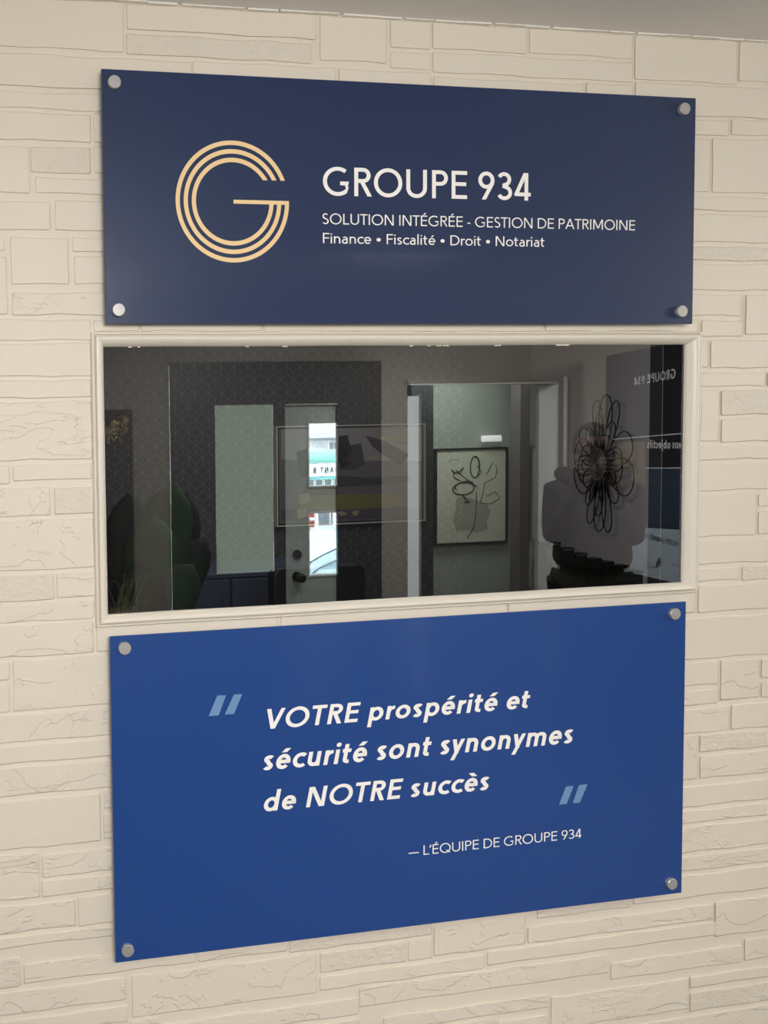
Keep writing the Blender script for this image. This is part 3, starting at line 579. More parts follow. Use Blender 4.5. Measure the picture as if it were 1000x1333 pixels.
PB = mat('black_paint', (14, 14, 17), .5); PG = mat('charcoal_paint', (66, 60, 60), .6); PY_ = mat('mustard_paint', (120, 114, 62), .6); PGo = mat('gold_leaf', (196, 184, 150), .5, metal=.2, var=.5, bscale=30); PLG = mat('pale_grey_paint', (140, 136, 138), .7); PO = mat('olive_paint', (84, 80, 62), .7); PDG = mat('dusk_grey_paint', (82, 76, 82), .7)
stroke(art, yc, [(366, 559), (549, 556), (549, 600), (440, 600), (366, 598)], PLG, d=.0004)
stroke(art, yc-.0005, [(441, 568), (452, 566), (457, 583), (458, 602), (444, 609), (440, 600)], PB)
stroke(art, yc-.0005, [(453, 580), (470, 577), (475, 604), (462, 612), (441, 611)], PG)
stroke(art, yc-.0005, [(386, 588), (400, 584), (401, 620), (390, 622)], PG)
stroke(art, yc-.0005, [(476, 567), (500, 574), (533, 592), (522, 606), (498, 592), (484, 580)], PG)
stroke(art, yc-.0005, [(440, 619), (480, 622), (534, 619), (535, 628), (500, 630), (440, 634)], PG)
stroke(art, yc-.0005, [(404, 618), (440, 619), (440, 660), (400, 662), (388, 650)], PO, d=.0005)
stroke(art, yc-.001, [(388, 646), (440, 644), (522, 643), (524, 659), (470, 663), (392, 664)], PY_)
stroke(art, yc-.0005, [(366, 664), (549, 660), (549, 674), (366, 678)], PDG, d=.0004)
for blob in ([(490, 569), (505, 568), (534, 567), (528, 574), (512, 574), (497, 573)], [(480, 594), (494, 593), (494, 599), (482, 598)], [(387, 644), (402, 642), (404, 653), (392, 658)], [(386, 664), (399, 660), (401, 672), (388, 676)], [(438, 667), (446, 665), (452, 669), (444, 672)], [(458, 666), (467, 664), (466, 671), (460, 671)], [(520, 577), (532, 580), (528, 585)]):
    stroke(art, yc-.0015, blob, PGo, 'gold_fleck')
# low cabinet and chair under the painting
yb = 2.3; a = at(150, 745, yb); b = at(440, 745, yb)
cr = thing('credenza', 'long slate-blue low cabinet under the abstract painting', 'cabinet', ((a.x+b.x)/2, yb+.2, 0))
zc = at(300, 746, yb).z; SLATE = mat('slate_blue_lacquer', (62, 70, 90), .45)
MB().box(a.x, b.x, yb, yb+.42, .08, zc-.02).build('body', SLATE, cr, bevel=.003)
MB().box(a.x-.01, b.x+.01, yb-.015, yb+.43, zc-.02, zc).build('top', SLATE, cr, bevel=.002)
for i in range(4):
    u0_, u1_ = a.x+(b.x-a.x)*i/4+.008, a.x+(b.x-a.x)*(i+1)/4-.008
    dd = MB().box(u0_, u1_, yb-.018, yb, .1, zc-.03).build('door', SLATE, cr, bevel=.002)
    MB().box(u1_-.04, u1_-.03, yb-.03, yb-.018, zc-.2, zc-.08).build('handle', STEEL, dd)
for xx in (a.x+.05, b.x-.08):
    for yy in (yb+.04, yb+.36): MB().box(xx, xx+.03, yy, yy+.03, 0, .08).build('leg', BLACK, cr)
yk = 1.75; a = at(441, 736, yk); b = at(461, 736, yk); xm = (a.x+b.x)/2-.12; zt = a.z
ch = thing('office_chair', 'black high-backed office chair right of the low cabinet', 'chair', (xm, yk, 0))
def rrect(cx, cz, w, h, r, y, n=6):
    P = []
    for (sx, sz, a0) in ((1, 1, 0), (-1, 1, 90), (-1, -1, 180), (1, -1, 270)):
        for i in range(n+1):
            q = math.radians(a0+90*i/n); P.append(Vector((cx+sx*(w/2-r)+r*math.cos(q), y, cz+sz*(h/2-r)+r*math.sin(q))))
    return P
MB().prism(rrect(xm, zt-.3, .42, .6, .04, yk), (0, .06, 0)).build('backrest', BLACK, ch, bevel=.008)
MB().prism([Vector((xm-.23, yk-.48, .46)), Vector((xm+.23, yk-.48, .46)), Vector((xm+.23, yk+.0, .46)), Vector((xm-.23, yk+.0, .46))], (0, 0, .07)).build('seat', BLACK, ch, bevel=.02)
MB().tube([(xm, yk+.03, .72), (xm, yk+.05, .5), (xm, yk-.1, .42)], .018).build('back_post', BLACK, ch)
MB().tube([(xm, yk-.22, .46), (xm, yk-.22, .1)], .024).build('gas_column', STEEL, ch)
for i in range(5):
    q = 2*math.pi*i/5; e = (xm+.28*math.cos(q), yk-.22+.28*math.sin(q)); lg = MB().tube([(xm, yk-.22, .12), (e[0], e[1], .07)], [.022, .014]).build('leg', BLACK, ch)
    MB().lathe([(.02, -.012), (.028, -.008), (.028, .008), (.02, .012)], (e[0], e[1], .028), 'X', 14).build('castor', BLACK, lg)
# wire flower on the right wall
fl0 = C0+T*.78-Vector((0, 0, 0)); off = Vector((-.94, .342, 0))*0+Vector((-.94, .342, 0)).normalized()
Pn = Vector((T.y, -T.x, 0)).normalized()
if Pn.x > 0: Pn = -Pn
fp = C0+Pn*.02
def onwall(px, py): return hit(px, py, fp, Pn)
wc = onwall(786, 605); fw = thing('wire_flower', 'black wire flower with long looped petals hung on the grey office wall', 'wall decoration', wc)
WIRE = mat('black_wire', (12, 11, 11), .9, spec=.1)
ux = T.normalized(); uz = Vector((0, 0, 1))
def petal(tx, ty, w, lift=.0, pin=.0):
    t = onwall(786+tx, 605+ty)-wc; tu, tz = t.dot(ux), t.z; L = math.hypot(tu, tz); d = (tu/L, tz/L); n = (-d[1], d[0])
    W_ = w*L; P = []
    for i in range(40):
        q = 2*math.pi*i/40
        al = (1-math.cos(q))/2; sh = math.sin(q)*(.18+.82*al**.9)
        u = d[0]*al*L+n[0]*sh*W_; z = d[1]*al*L+n[1]*sh*W_
        P.append(wc+ux*u+uz*z+Pn*(lift+.01*math.sin(q/2)))
    MB().tube(P, .0028, 6, closed=True).build('petal', WIRE, fw, smooth=True)
OUT = [(-7, -84, .2), (7, -91, .24), (21, -83, .19), (-28, -44, .28), (-35, -14, .5), (-35, 18, .5), (-17, 76, .17), (-4, 87, .22), (9, 88, .18), (20, 49, .27), (42, 24, .42), (40, -32, .36)]
MID = [(0, -67, .17), (20, -55, .23), (-15, -48, .24), (31, 6, .5), (-27, 8, .5), (-22, -18, .4), (-1, 67, .2), (-16, 52, .2), (22, 22, .3), (20, -16, .3), (-20, 24, .35), (31, -10, .4)]
INN = [(-8, -46, .12), (6, -50, .1), (12, -46, .12), (-8, 47, .13), (8, 49, .12), (18, 10, .3), (-19, 0, .35)]
for k, (lst) in enumerate((OUT, MID, INN)):
    for p in lst: petal(*p, lift=.012*k)
mb = MB(); sp_ = []
for i in range(140):
    q = i/140*2*math.pi*5.5; r = .008+.078*i/140; sp_.append(wc+ux*(r*math.cos(q))+uz*(r*math.sin(q))+Pn*.032+ux*.004)
mb.tube(sp_, .0045, 6); mb.build('spiral_centre', mat('dark_coiled_wire', (118, 114, 110), .5, metal=.3), fw, smooth=True)
# black storage boxes on a side table, low right
yt = 1.25
def pxp(px, py, y=yt): return at(px, py, y)
tb = thing('side_table', 'tan side table under the row of black boxes', 'table', (pxp(775, 790).x, yt, 0))
a = pxp(706, 768); b = pxp(850, 768); ztb = pxp(775, 772).z
MB().box(a.x, b.x, yt-.03, yt+.1, ztb-.03, ztb).build('table_top', mat('tan_wood', (150, 138, 112), .6, var=.3, bscale=12, stretch=(1, 8, 1)), tb, bevel=.002)
for xx in (a.x+.02, b.x-.06):
    for yy in (yt-.02, yt+.05): MB().box(xx, xx+.04, yy, yy+.04, 0, ztb-.03).build('leg', BLACK, tb)
tops = [(712, 730, 706), (730.5, 748, 713), (748.5, 765, 720), (765.5, 784, 727), (784.5, 800, 731), (800.5, 820, 736), (820.5, 838, 743)]
pos = ['leftmost', 'second from left', 'third from left', 'middle', 'third from right', 'second from right', 'rightmost']
for (q0_, q1_, t_), nm in zip(tops, pos):
    x0, x1 = pxp(q0_, 740).x, pxp(q1_, 740).x; zt = pxp((q0_+q1_)/2, t_).z
    bx = thing('file_box', 'slim black file box, %s of the seven standing behind the pane low right' % nm, 'box', ((x0+x1)/2, yt+.02, ztb), 'black file boxes on the side table')
    MB().box(x0, x1-.001, yt, yt+.04, ztb, zt-.012).build('box_body', BLACK, bx, bevel=.002)
    MB().box(x0-.0004, x1-.0006, yt-.002, yt+.042, zt-.012, zt).build('box_lid', BLACK, bx, bevel=.002)
    if nm in ('leftmost', 'second from left', 'third from left'):
        MB().box(x0+.006, x1-.008, yt-.0024, yt-.002, zt-.0105, zt-.0045).build('paper_tag', mat('grey_tag', (120, 120, 120), .6), bx)
# big-leaved plant, lower left
GREEN = mat('dark_green_leaf', (44, 74, 46), .7, var=.4, bscale=9); GREEN2 = mat('deep_green_leaf', (26, 40, 27), .75, var=.4, bscale=9)
yv = 1.5; base = at(205, 800, yv); pl = thing('broad_leaf_plant', 'potted plant with broad dark green leaves behind the pane at lower left', 'plant', (base.x, yv, 0))
MB().lathe([(.13, 0), (.16, .02), (.19, .3), (.2, .32), (.18, .32), (.17, .28), (.001, .27)], (base.x, yv, 0), 'Z', 28).build('pot', mat('dark_clay', (60, 50, 44), .7), pl, smooth=True)
def leaf(p, tip, w, m, parent, fold=.25, name='leaf'):
    p = Vector(p); tip = Vector(tip); ax = tip-p; L = ax.length; d = ax.normalized(); side = d.cross(Vector((0, 1, 0))).normalized(); nrm = side.cross(d)
    mb = MB(); n = 9; rows = []
    for i in range(n+1):
        t = i/n; ww = w*1.35*max(0, 1-abs(2*(t*.95+.05)-1)**2.6)**.5*(1+.05*math.sin(i*2.1)) if i < n else .004
        c = p+ax*t+nrm*(-.10*L*t*t)
        rows.append([c+side*s_*ww+nrm*abs(s_)*ww*fold for s_ in (-1, -.5, 0, .5, 1)])
    for r_ in rows: mb.v += [tuple(v) for v in r_]
    for i in range(n):
        for j in range(4): mb.f.append((i*5+j, i*5+j+1, (i+1)*5+j+1, (i+1)*5+j))
    o = mb.build(name, m, parent, smooth=True); so = o.modifiers.new('th', 'SOLIDIFY'); so.thickness = .0015; return o
LV = [((196, 800), (224, 632), .085, GREEN, 0), ((210, 810), (238, 642), .075, GREEN2, .05), ((180, 800), (163, 643), .07, GREEN2, -.05), ((200, 820), (196, 672), .08, GREEN, -.1), ((215, 820), (262, 700), .06, GREEN2, .02), ((190, 830), (150, 700), .05, GREEN2, .1), ((205, 830), (246, 735), .07, GREEN, -.12), ((190, 830), (182, 730), .07, GREEN2, -.15)]
stem0 = Vector((base.x, yv, .27))
for (b0, t0, w, m_, dy) in LV:
    p = at(b0[0], b0[1], yv+dy); t_ = at(t0[0], t0[1], yv+dy+.06)
    leaf(p, t_, w, m_, pl)
    MB().tube([stem0+Vector((dy*.3, 0, 0)), stem0.lerp(p, .5)+Vector((dy*.2, .02, 0)), p], [.012, .009, .006], 6).build('stem', GREEN2, pl)
# tuft of dry grass on a plinth in front of it
yg = .75; gb = at(160, 812, yg); gz = gb.z-.02
pn = thing('plinth', 'narrow dark plinth carrying the tuft of grass behind the pane', 'plinth', (gb.x, yg, 0))
MB().box(gb.x-.12, gb.x+.12, yg-.12, yg+.12, 0, gz-.12).build('body', BLACK, pn, bevel=.003)
gr = thing('grass_tuft', 'thin arching grass blades in a dark bowl at the pane\'s lower left corner', 'plant', (gb.x, yg, gz-.12))
MB().lathe([(.05, 0), (.08, .03), (.095, .09), (.09, .1), (.08, .09), (.001, .085)], (gb.x, yg, gz-.12), 'Z', 24).build('bowl', BLACK, gr, smooth=True)
GB = mat('olive_grass', (92, 98, 62), .6)
for i in range(26):
    rn = random.Random(i); x_ = gb.x+rn.uniform(-.03, .03); q = rn.uniform(-1, 1); h_ = rn.uniform(.08, .2)
    MB().tube([(x_, yg, gz-.04), (x_+q*.02, yg, gz+h_*.5), (x_+q*.05, yg-.01, gz+h_*.85), (x_+q*.09, yg-.015, gz+h_*.8)], [.0016, .0014, .001, .0005], 4).build('blade', GB, gr)

# ------------------------------------------------------------------ lobby things seen mirrored in the pane
# dark picture with gold relief at the far left
D = DB-.03; a = mir(95, 533, D); b = mir(172.5, 533, D); zb = mir(150, 790, D).z
gp_ = thing('gold_relief_picture', 'dark plum canvas with gold relief swirls, mirrored at the left end of the pane', 'picture', ((a.x+b.x)/2, -DB, zb))
MB().box(a.x, b.x, -DB, -D, zb, b.z).build('canvas', mat('dark_plum_canvas', (40, 36, 44), .6), gp_, bevel=.002)
GR = mat('antique_gold', (176, 160, 120), .4, metal=.5)
for k in range(26):
    rn = random.Random(50+k); cx_, cy_ = 151+rn.uniform(-14, 14), 557+rn.uniform(-14, 18); P = []
    for i in range(7):
        q = i*.7+rn.uniform(0, 6); P.append(mir(cx_+rn.uniform(2, 6)*math.cos(q), cy_+rn.uniform(2, 7)*math.sin(q), D-.006))
    MB().tube(P, .005, 5).build('gold_swirl', GR, gp_, smooth=True)
# corridor pictures
def sketch(D_, x0, x1, y0, y1, label, full=True):
    a = mir(x0, y0, D_); b = mir(x1, y0, D_); zt = mir((x0+x1)/2, y0, D_).z; zb = mir((x0+x1)/2, y1, D_).z
    t = thing('framed_drawing', label, 'picture', ((a.x+b.x)/2, -DC, zb)); f = .014; FB = mat('dark_frame', (42, 42, 42), .4)
    MB().box(a.x, b.x, -DC, -D_, zt-f, zt).box(a.x, b.x, -DC, -D_, zb, zb+f).box(a.x, a.x+f, -DC, -D_, zb+f, zt-f).box(b.x-f, b.x, -DC, -D_, zb+f, zt-f).build('frame', FB, t)
    MB().box(a.x+f, b.x-f, -DC, -D_-.012, zb+f, zt-f).build('paper', mat('ivory_paper', (226, 228, 206), .8, var=.12, bscale=5), t)
    return t
Dp = DC-.04
fd = sketch(Dp, 568, 662.5, 583, 708, 'framed ink drawing of a loose flower on its stem, on the corridor wall')
INK = mat('soft_ink', (70, 72, 66), .8); INK2 = mat('grey_wash', (176, 178, 160), .8)
def ink(parent, pts, w, m=INK, D_=Dp-.0+.0115):
    P = [mir(x_, y_, D_) for x_, y_ in pts]; MB().tube(P, w, 5).build('ink_line', m, parent)
def ell(cx, cy, rx, ry, a0=0, a1=360, rot=0, n=20):
    r = math.radians(rot); P = []
    for i in range(n+1):
        q = math.radians(a0+(a1-a0)*i/n); x_, y_ = rx*math.cos(q), ry*math.sin(q); P.append((cx+x_*math.cos(r)-y_*math.sin(r), cy+x_*math.sin(r)+y_*math.cos(r)))
    return P
MB().prism([mir(x_, y_, Dp+.0118) for x_, y_ in ((594, 650), (604, 646), (618, 650), (634, 656), (640, 666), (634, 678), (636, 688), (622, 694), (606, 690), (596, 692), (590, 678), (594, 664))], (0, .0004, 0)).build('wash', INK2, fd)
for pts, w in ((ell(604, 636, 14, 8, rot=-8), .006), (ell(606, 633, 13, 6, 150, 330, rot=-10), .006), (ell(619, 608, 6, 14, rot=2), .006), ([(622, 606), (628, 615), (620, 622)], .004),
               ([(594, 612), (601, 618), (612, 627), (622, 634)], .004), ([(589, 612), (593, 616), (600, 614), (604, 609)], .007), ([(591, 615), (592, 622), (600, 626)], .005), ([(621, 640), (621, 655), (620, 670), (618, 685), (614, 693), (609, 700)], .004),
               ([(626, 655), (630, 640), (632, 628), (645, 622), (648, 612), (646, 605)], .003), ([(626, 655), (640, 656), (652, 648), (645, 640), (634, 646)], .003), ([(603, 644), (607, 650), (612, 653), (605, 654)], .007), (ell(592, 603, 7, 5, 180, 360), .002), ([(634, 618), (638, 610), (643, 602)], .003)):
    ink(fd, pts, w)
fd2 = sketch(Dp, 692, 735, 580, 703, 'second framed ink drawing, half hidden by the doorway casing')
for pts in ([(706, 612), (710, 618), (718, 621), (724, 618)], [(703, 640), (710, 648), (718, 652)], [(703, 640), (712, 636), (720, 640)]): ink(fd2, pts, .003)
p = mir(637, 571.5, Dp)
lt = thing('bright_smear', 'small glowing block added for a bright smear above the framed flower drawing', 'glow', (p.x, -DC, p.z))
em = bpy.data.materials.new('smear_glow'); em.use_nodes = True; e_ = em.node_tree.nodes['Principled BSDF']; e_.inputs['Emission Color'].default_value = (1, 1, .97, 1); e_.inputs['Emission Strength'].default_value = 2.6; e_.inputs['Base Color'].default_value = (.8, .8, .8, 1)
MB().box(p.x-.085, p.x+.085, -DC+.05, -DC+.09, p.z-.022, p.z+.03).build('glow_block', em, lt, bevel=.01)  # emitting block added for a bright smear, not a real lamp
MB().tube([(p.x, -DC, p.z), (p.x, -DC+.055, p.z)], .008).build('added_block_mount', STEEL, lt)
# vase of curly twigs
Dv = 4.4; p = mir(700, 800, Dv); vz = p.z-.05
vs = thing('twig_vase', 'dark vase of curly black twigs standing beside the corridor post', 'vase', (p.x, -Dv, 0))
MB().lathe([(.07, 0), (.09, .1), (.1, .4), (.07, vz-.1), (.045, vz-.02), (.05, vz), (.04, vz), (.03, vz-.05)], (p.x, -Dv, 0), 'Z', 24).build('vase_body', BLACK, vs, smooth=True)
for i in range(12):
    rn = random.Random(90+i); P = []; q = rn.uniform(0, 6); h_ = rn.uniform(.4, .66)
    for k in range(14): t = k/13; P.append((p.x+rn.uniform(-.002, .002)+math.sin(q+t*7)*.03*t+(i-6)*.008*t, -Dv+math.cos(q+t*6)*.02*t, vz-.03+h_*t))
    MB().tube(P, .0055, 5).build('twig', BLACK, vs, smooth=True)

# roll-up banner standing at an angle
B0 = mir(789, 600, 3.15); B1 = mir(930, 600, 2.2); B0.z = B1.z = 0
bt = (B1-B0).normalized(); bn = Vector((-bt.y, bt.x, 0));
if bn.dot(Vector((EYE.x, -EYE.y, 0))-B0) < 0: bn = -bn
VP0 = Vector((B0.x, -B0.y, 0)); vn_ = Vector((bn.x, -bn.y, 0))
def onban(px, py, lift=0):
    q = hit(px, py, VP0, vn_); return Vector((q.x, -q.y, q.z))+bn*lift
ban = thing('roll_up_banner', 'navy and white roll-up banner with white writing, mirrored at the right end of the pane', 'banner', tuple((B0+B1)/2))
def bpoly(name, pts, m, lift): return MB().prism([onban(px, py, lift) for px, py in pts], bn*.0006).build(name, m, ban)
NAV2 = mat('banner_navy', (38, 38, 50), .5); NAV3 = mat('banner_dusk_blue', (54, 68, 90), .5); BW = mat('banner_pale_blue_white', (196, 210, 224), .5); LW = mat('banner_white_ink', (252, 252, 252), .5); DKI = mat('banner_dark_ink', (50, 60, 74), .5)
bt0 = onban(789, 466); bt1 = onban(930, 433)
zt = (bt0.z+bt1.z)/2
MB().prism([B0+Vector((0, 0, .08)), B1+Vector((0, 0, .08)), B1+Vector((0, 0, zt)), B0+Vector((0, 0, zt))], -bn*.002).build('banner_sheet', NAV2, ban)
MB().prism([B0-bt*.02+bn*.05, B1+bt*.02+bn*.05, B1+bt*.02-bn*.09, B0-bt*.02-bn*.09], (0, 0, .08)).build('base', STEEL, ban, bevel=.01)
MB().tube([(B0+B1)/2-bn*.03+Vector((0, 0, .08)), (B0+B1)/2-bn*.02+Vector((0, 0, zt-.02))], .009).build('pole', STEEL, ban)
bpoly('lower_blue_field', [(789, 611), (930, 606), (930, 690), (789, 684)], NAV3, .0008)
bpoly('white_field', [(789, 684), (930, 692), (930, 770), (789, 738)], BW, .0016)
bpoly('rule_line', [(789, 572.2), (930, 560.2), (930, 561.4), (789, 573.4)], LW, .0012)
bpoly('rule_line', [(789, 609.3), (930, 608.3), (930, 609.3), (789, 610.3)], LW, .0018)
def btext(txt, s, px_start, px_end, y_s, y_e, cap_s, cap_e, m, lift=.0022):
    """banner line: starts at px_start (the mirrored right) and runs to px_end; baseline and cap height given in pixels at both ends"""
    polys, w = text_polys(txt, s); mb = MB()
    for ii, pl_ in enumerate(polys):
        P = []
        for a_, c_ in pl_:
            t = a_/w; px = px_start+(px_end-px_start)*t; P.append(onban(px, y_s+(y_e-y_s)*t-c_*(cap_s+(cap_e-cap_s)*t), lift+.00001*ii))
        mb.quad(P)
    return mb.build('lettering', m, ban)
btext('GROUPE 934', .18, 881.5, 828, 492, 502, 13, 10.5, LW)
btext('vos objectifs', .18, 889, 845, 584, 583.5, 11.5, 11, LW)
btext('PRENDRE SOIN DE', .1, 889, 845, 632, 631, 5.5, 5, mat('banner_dim_ink', (110, 122, 140), .5))
btext('LES PILIERS UNIFIÉS POUR', .17, 894, 832, 714.5, 698, 7, 6, DKI)
btext('NOTRE', .14, 852, 840, 736, 734.5, 2.6, 2.4, DKI); btext('EQUIPE', .14, 854, 840, 740.5, 738.5, 2.6, 2.4, DKI)
btext('GROUPE', .14, 888, 875, 738, 735, 2.6, 2.4, DKI)
bpoly('flame_logo', [(855, 739), (859, 728), (861.5, 725), (863, 733), (862, 740), (860, 733), (858, 739)], DKI, .0026)
bpoly('photo_patch', [(806, 576), (842, 574), (842, 640), (800, 632)], mat('banner_sand_print', (150, 134, 108), .6, var=.4, bscale=6), .0024)

# ------------------------------------------------------------------ street outside
GZ = -1.78; PAVE = mat('pale_asphalt', (205, 205, 205), .9)
struct('ground_street', MB().box(-8, 45, -45, -4.9, GZ-.1, GZ), PAVE)
struct('ground_sidewalk', MB().box(-8, 45, -28, -25.8, GZ, GZ+.14), mat('pale_concrete', (222, 218, 212), .9))
MB_ = MB().box(-8, 45, -25.7, -25.5, GZ, GZ+.008); struct('road_edge_line', MB_, mat('road_yellow', (214, 204, 150), .8))
DF = 28.0
def fx(px): return at(px, 600, DF).x
def fz(py): return at(420, py, DF).z
bl = thing('restaurant_building', 'pale restaurant building with teal awning across the street, mirrored through the door glass', 'building', (fx(420), -DF, GZ))
SID = mat('white_siding', (236, 240, 240), .8); TEAL = mat('teal_awning_cloth', (90, 190, 178), .8); BRK = mat('red_brick', (178, 82, 76), .9, var=.4, bscale=12); GLS = mat('dark_window_glass', (110, 124, 134), .15, spec=.8); TRW = mat('white_window_trim', (245, 246, 246), .6)
MB().box(fx(330), fx(560), -DF-4, -DF, GZ, fz(634)).build('brick_wall', BRK, bl)
MB().box(fx(330), fx(560), -DF-4, -DF, fz(634), 7.5).build('upper_wall', SID, bl)
for i in range(26):
    z_ = fz(570)+i*.16
    MB().box(fx(330), fx(560), -DF, -DF+.03, z_, z_+.145).build('siding_board', SID, bl)
MB().box(fx(330), fx(560), -DF, -DF+.35, fz(573), fz(570.5)).build('eave_shadow_strip', mat('eave_shadow_grey', (120, 138, 142), .7), bl)  # the dark shadow line is put into this grey
P = [(fx(408)+0, fz(586))]; 
arch = [Vector((fx(415.5)+ (fx(424)-fx(407.5))/2*math.cos(math.radians(q)), -DF, fz(583)+ (fz(572.5)-fz(583))*math.sin(math.radians(q)))) for q in range(0, 181, 15)]
MB().prism(arch, (0, .08, 0)).build('arch_window_trim', TRW, bl)
MB().prism([Vector((fx(415.5)+(p_.x-fx(415.5))*.8, -DF+.08, fz(583)+(p_.z-fz(583))*.8)) for p_ in arch], (0, .02, 0)).build('arch_window_pane', mat('pale_window_glass', (196, 206, 220), .3), bl)
w = MB().box(fx(425), fx(450), -DF, -DF+.08, fz(586), fz(573.5)).build('upper_window', TRW, bl); MB().box(fx(428), fx(432.5), -DF+.08, -DF+.1, fz(585), fz(576)).build('pane', GLS, w); MB().box(fx(434), fx(438.5), -DF+.08, -DF+.1, fz(585), fz(576)).build('pane', GLS, w)
for i in range(9):
    za, zb_ = fz(586)+(fz(601)-fz(586))*i/9, fz(586)+(fz(601)-fz(586))*(i+1)/9; ya, yb_ = -DF+.3*i/9, -DF+.3*(i+1)/9
    MB().prism([Vector((fx(340), ya, za)), Vector((fx(340), yb_, zb_)), Vector((fx(340), yb_, zb_-.03)), Vector((fx(340), ya, za-.03))], (fx(540)-fx(340), 0, 0)).build('awning_strip', mat('teal_awning_%d' % i, (206-10*i, 240-5*i, 236-6*i), .8), bl)
sb = MB().box(fx(345), fx(520), -DF, -DF+.22, fz(620), fz(601.5)).build('sign_board', TRW, bl)
polys, w_ = text_polys('RESTAURANT B', .19, .26); cap_ = (fz(607)-fz(615)); kx_ = .8; mb = MB()
# real text runs from larger x to smaller x as the facade faces +y
tot = w_*cap_*kx_; bi = text_polys('RESTAURANT B', .19, .26)[1]*cap_*kx_; xs = fx(404)+bi
for pl_ in polys: mb.quad([(xs-a_*cap_*kx_, -DF+.225, fz(616)+c_*cap_) for a_, c_ in pl_])
mb.build('lettering', mat('sign_teal_ink', (52, 92, 96), .6), sb)
MB().box(fx(345), fx(520), -DF, -DF+.24, fz(623.5), fz(620.5)).build('fascia', mat('aqua_fascia', (130, 214, 216), .7), bl)
for px in (398, 409.5, 421, 433.5, 445):
    w = MB().box(fx(px), fx(px+10), -DF, -DF+.05, fz(632), fz(624)).build('shop_window', TRW, bl); MB().box(fx(px+1), fx(px+9), -DF+.05, -DF+.06, fz(631.5), fz(624.5)).build('pane', GLS, w)
w = MB().box(fx(408.5), fx(435.5), -DF, -DF+.1, fz(687), fz(660)).build('lower_window', TRW, bl); MB().box(fx(412.5), fx(431), -DF+.1, -DF+.12, fz(683.5), fz(662)).build('pane', GLS, w); MB().box(fx(426.6), fx(427.8), -DF+.12, -DF+.14, fz(683.5), fz(662)).build('mullion', TRW, w)
for i in range(7):
    MB().box(fx(330), fx(560), -DF, -DF+.04, fz(676.5)+i*-.17-.03, fz(676.5)+i*-.17).build('mortar_course', mat('pale_mortar', (214, 190, 184), .9), bl)
MB().box(fx(330), fx(560), -DF, -DF+.06, fz(676.4), fz(673)).build('stone_band', SID, bl)
# parked car: side profile with hood at the smaller x
Dc = 13.0
cpt = lambda px, py: mir(px, py, Dc)
hood = cpt(402, 735); ap = cpt(440, 713)
CARP = mat('pale_blue_car_paint', (196, 222, 232), .3, coat=.6); CG = mat('car_glass', (150, 180, 196), .1, spec=.8)
car = thing('parked_car', 'pale blue parked car, its sloping windscreen edge mirrored in the lower door pane', 'car', (hood.x+1.2, -Dc-.9, GZ))
zr = ap.z+.22; hx = hood.x; hz = hood.z
prof_ = [(hx-.95, GZ+.35), (hx-1.0, GZ+.8), (hx-.85, hz-.16), (hx-.05, hz), (ap.x+.02, ap.z), (ap.x+.55, zr), (ap.x+1.5, zr+.02), (ap.x+2.25, hz+.12), (ap.x+2.8, hz-.02), (ap.x+2.85, GZ+.6), (ap.x+2.7, GZ+.35)]
MB().prism([Vector((x_, -Dc-1.75, z_)) for x_, z_ in prof_], (0, 1.75, 0)).build('body', CARP, car, bevel=.05, seg=3)
def cq(name, pts, m): return MB().prism([Vector((x_, -Dc+.0, z_)) for x_, z_ in pts], (0, .012, 0)).build(name, m, car)
g1 = cpt(413, 741); g2 = cpt(440, 729)
cq('side_window', [(g1.x+.02, g1.z+.0), (g2.x, g2.z), (ap.x+.5, zr-.1), (ap.x+.9, zr-.09), (ap.x+.9, g1.z-.02)], CG)
cq('rear_side_window', [(ap.x+.98, g1.z-.02), (ap.x+.98, zr-.09), (ap.x+1.45, zr-.08), (ap.x+1.95, hz+.08), (ap.x+1.95, g1.z-.02)], CG)
cq('door_seam', [(g1.x-.05, g1.z-.05), (g1.x-.035, g1.z-.05), (g1.x-.0, GZ+.45), (g1.x-.015, GZ+.45)], mat('dark_seam', (60, 70, 76), .6))
DS = mat('car_rubber_trim', (70, 82, 90), .6)
MB().tube([Vector((x_, -Dc+.012, z_)) for x_, z_ in ((hx-.05, hz+.004), ((hx+ap.x)/2, (hz+ap.z)/2+.03), (ap.x+.02, ap.z+.004), (ap.x+.55, zr))], .012, 6).build('windscreen_trim', DS, car)
MB().tube([Vector((x_, -Dc+.016, z_)) for x_, z_ in ((g1.x-.1, g1.z-.07), (g1.x+.05, g1.z+.02), (g2.x+.02, g2.z+.02))], .01, 6).build('window_seal', DS, car)
MB().box(hx-.94, hx-.86, -Dc-1.6, -Dc-.1, hz-.42, hz-.28).build('headlight', TRW, car, bevel=.01)
for wx_ in (hx-.2, ap.x+2.05):
    for wy in (-Dc-.02, -Dc-1.73):
        wl = MB().lathe([(.2, -.1), (.31, -.1), (.33, -.06), (.33, .06), (.31, .1), (.2, .1)], (wx_, wy, GZ+.33), 'Y', 28).build('wheel', BLACK, car, smooth=True)
        MB().lathe([(.02, -.11), (.18, -.105), (.19, .105), (.02, .11)], (wx_, wy, GZ+.33), 'Y', 20).build('hubcap', STEEL, wl, smooth=True)

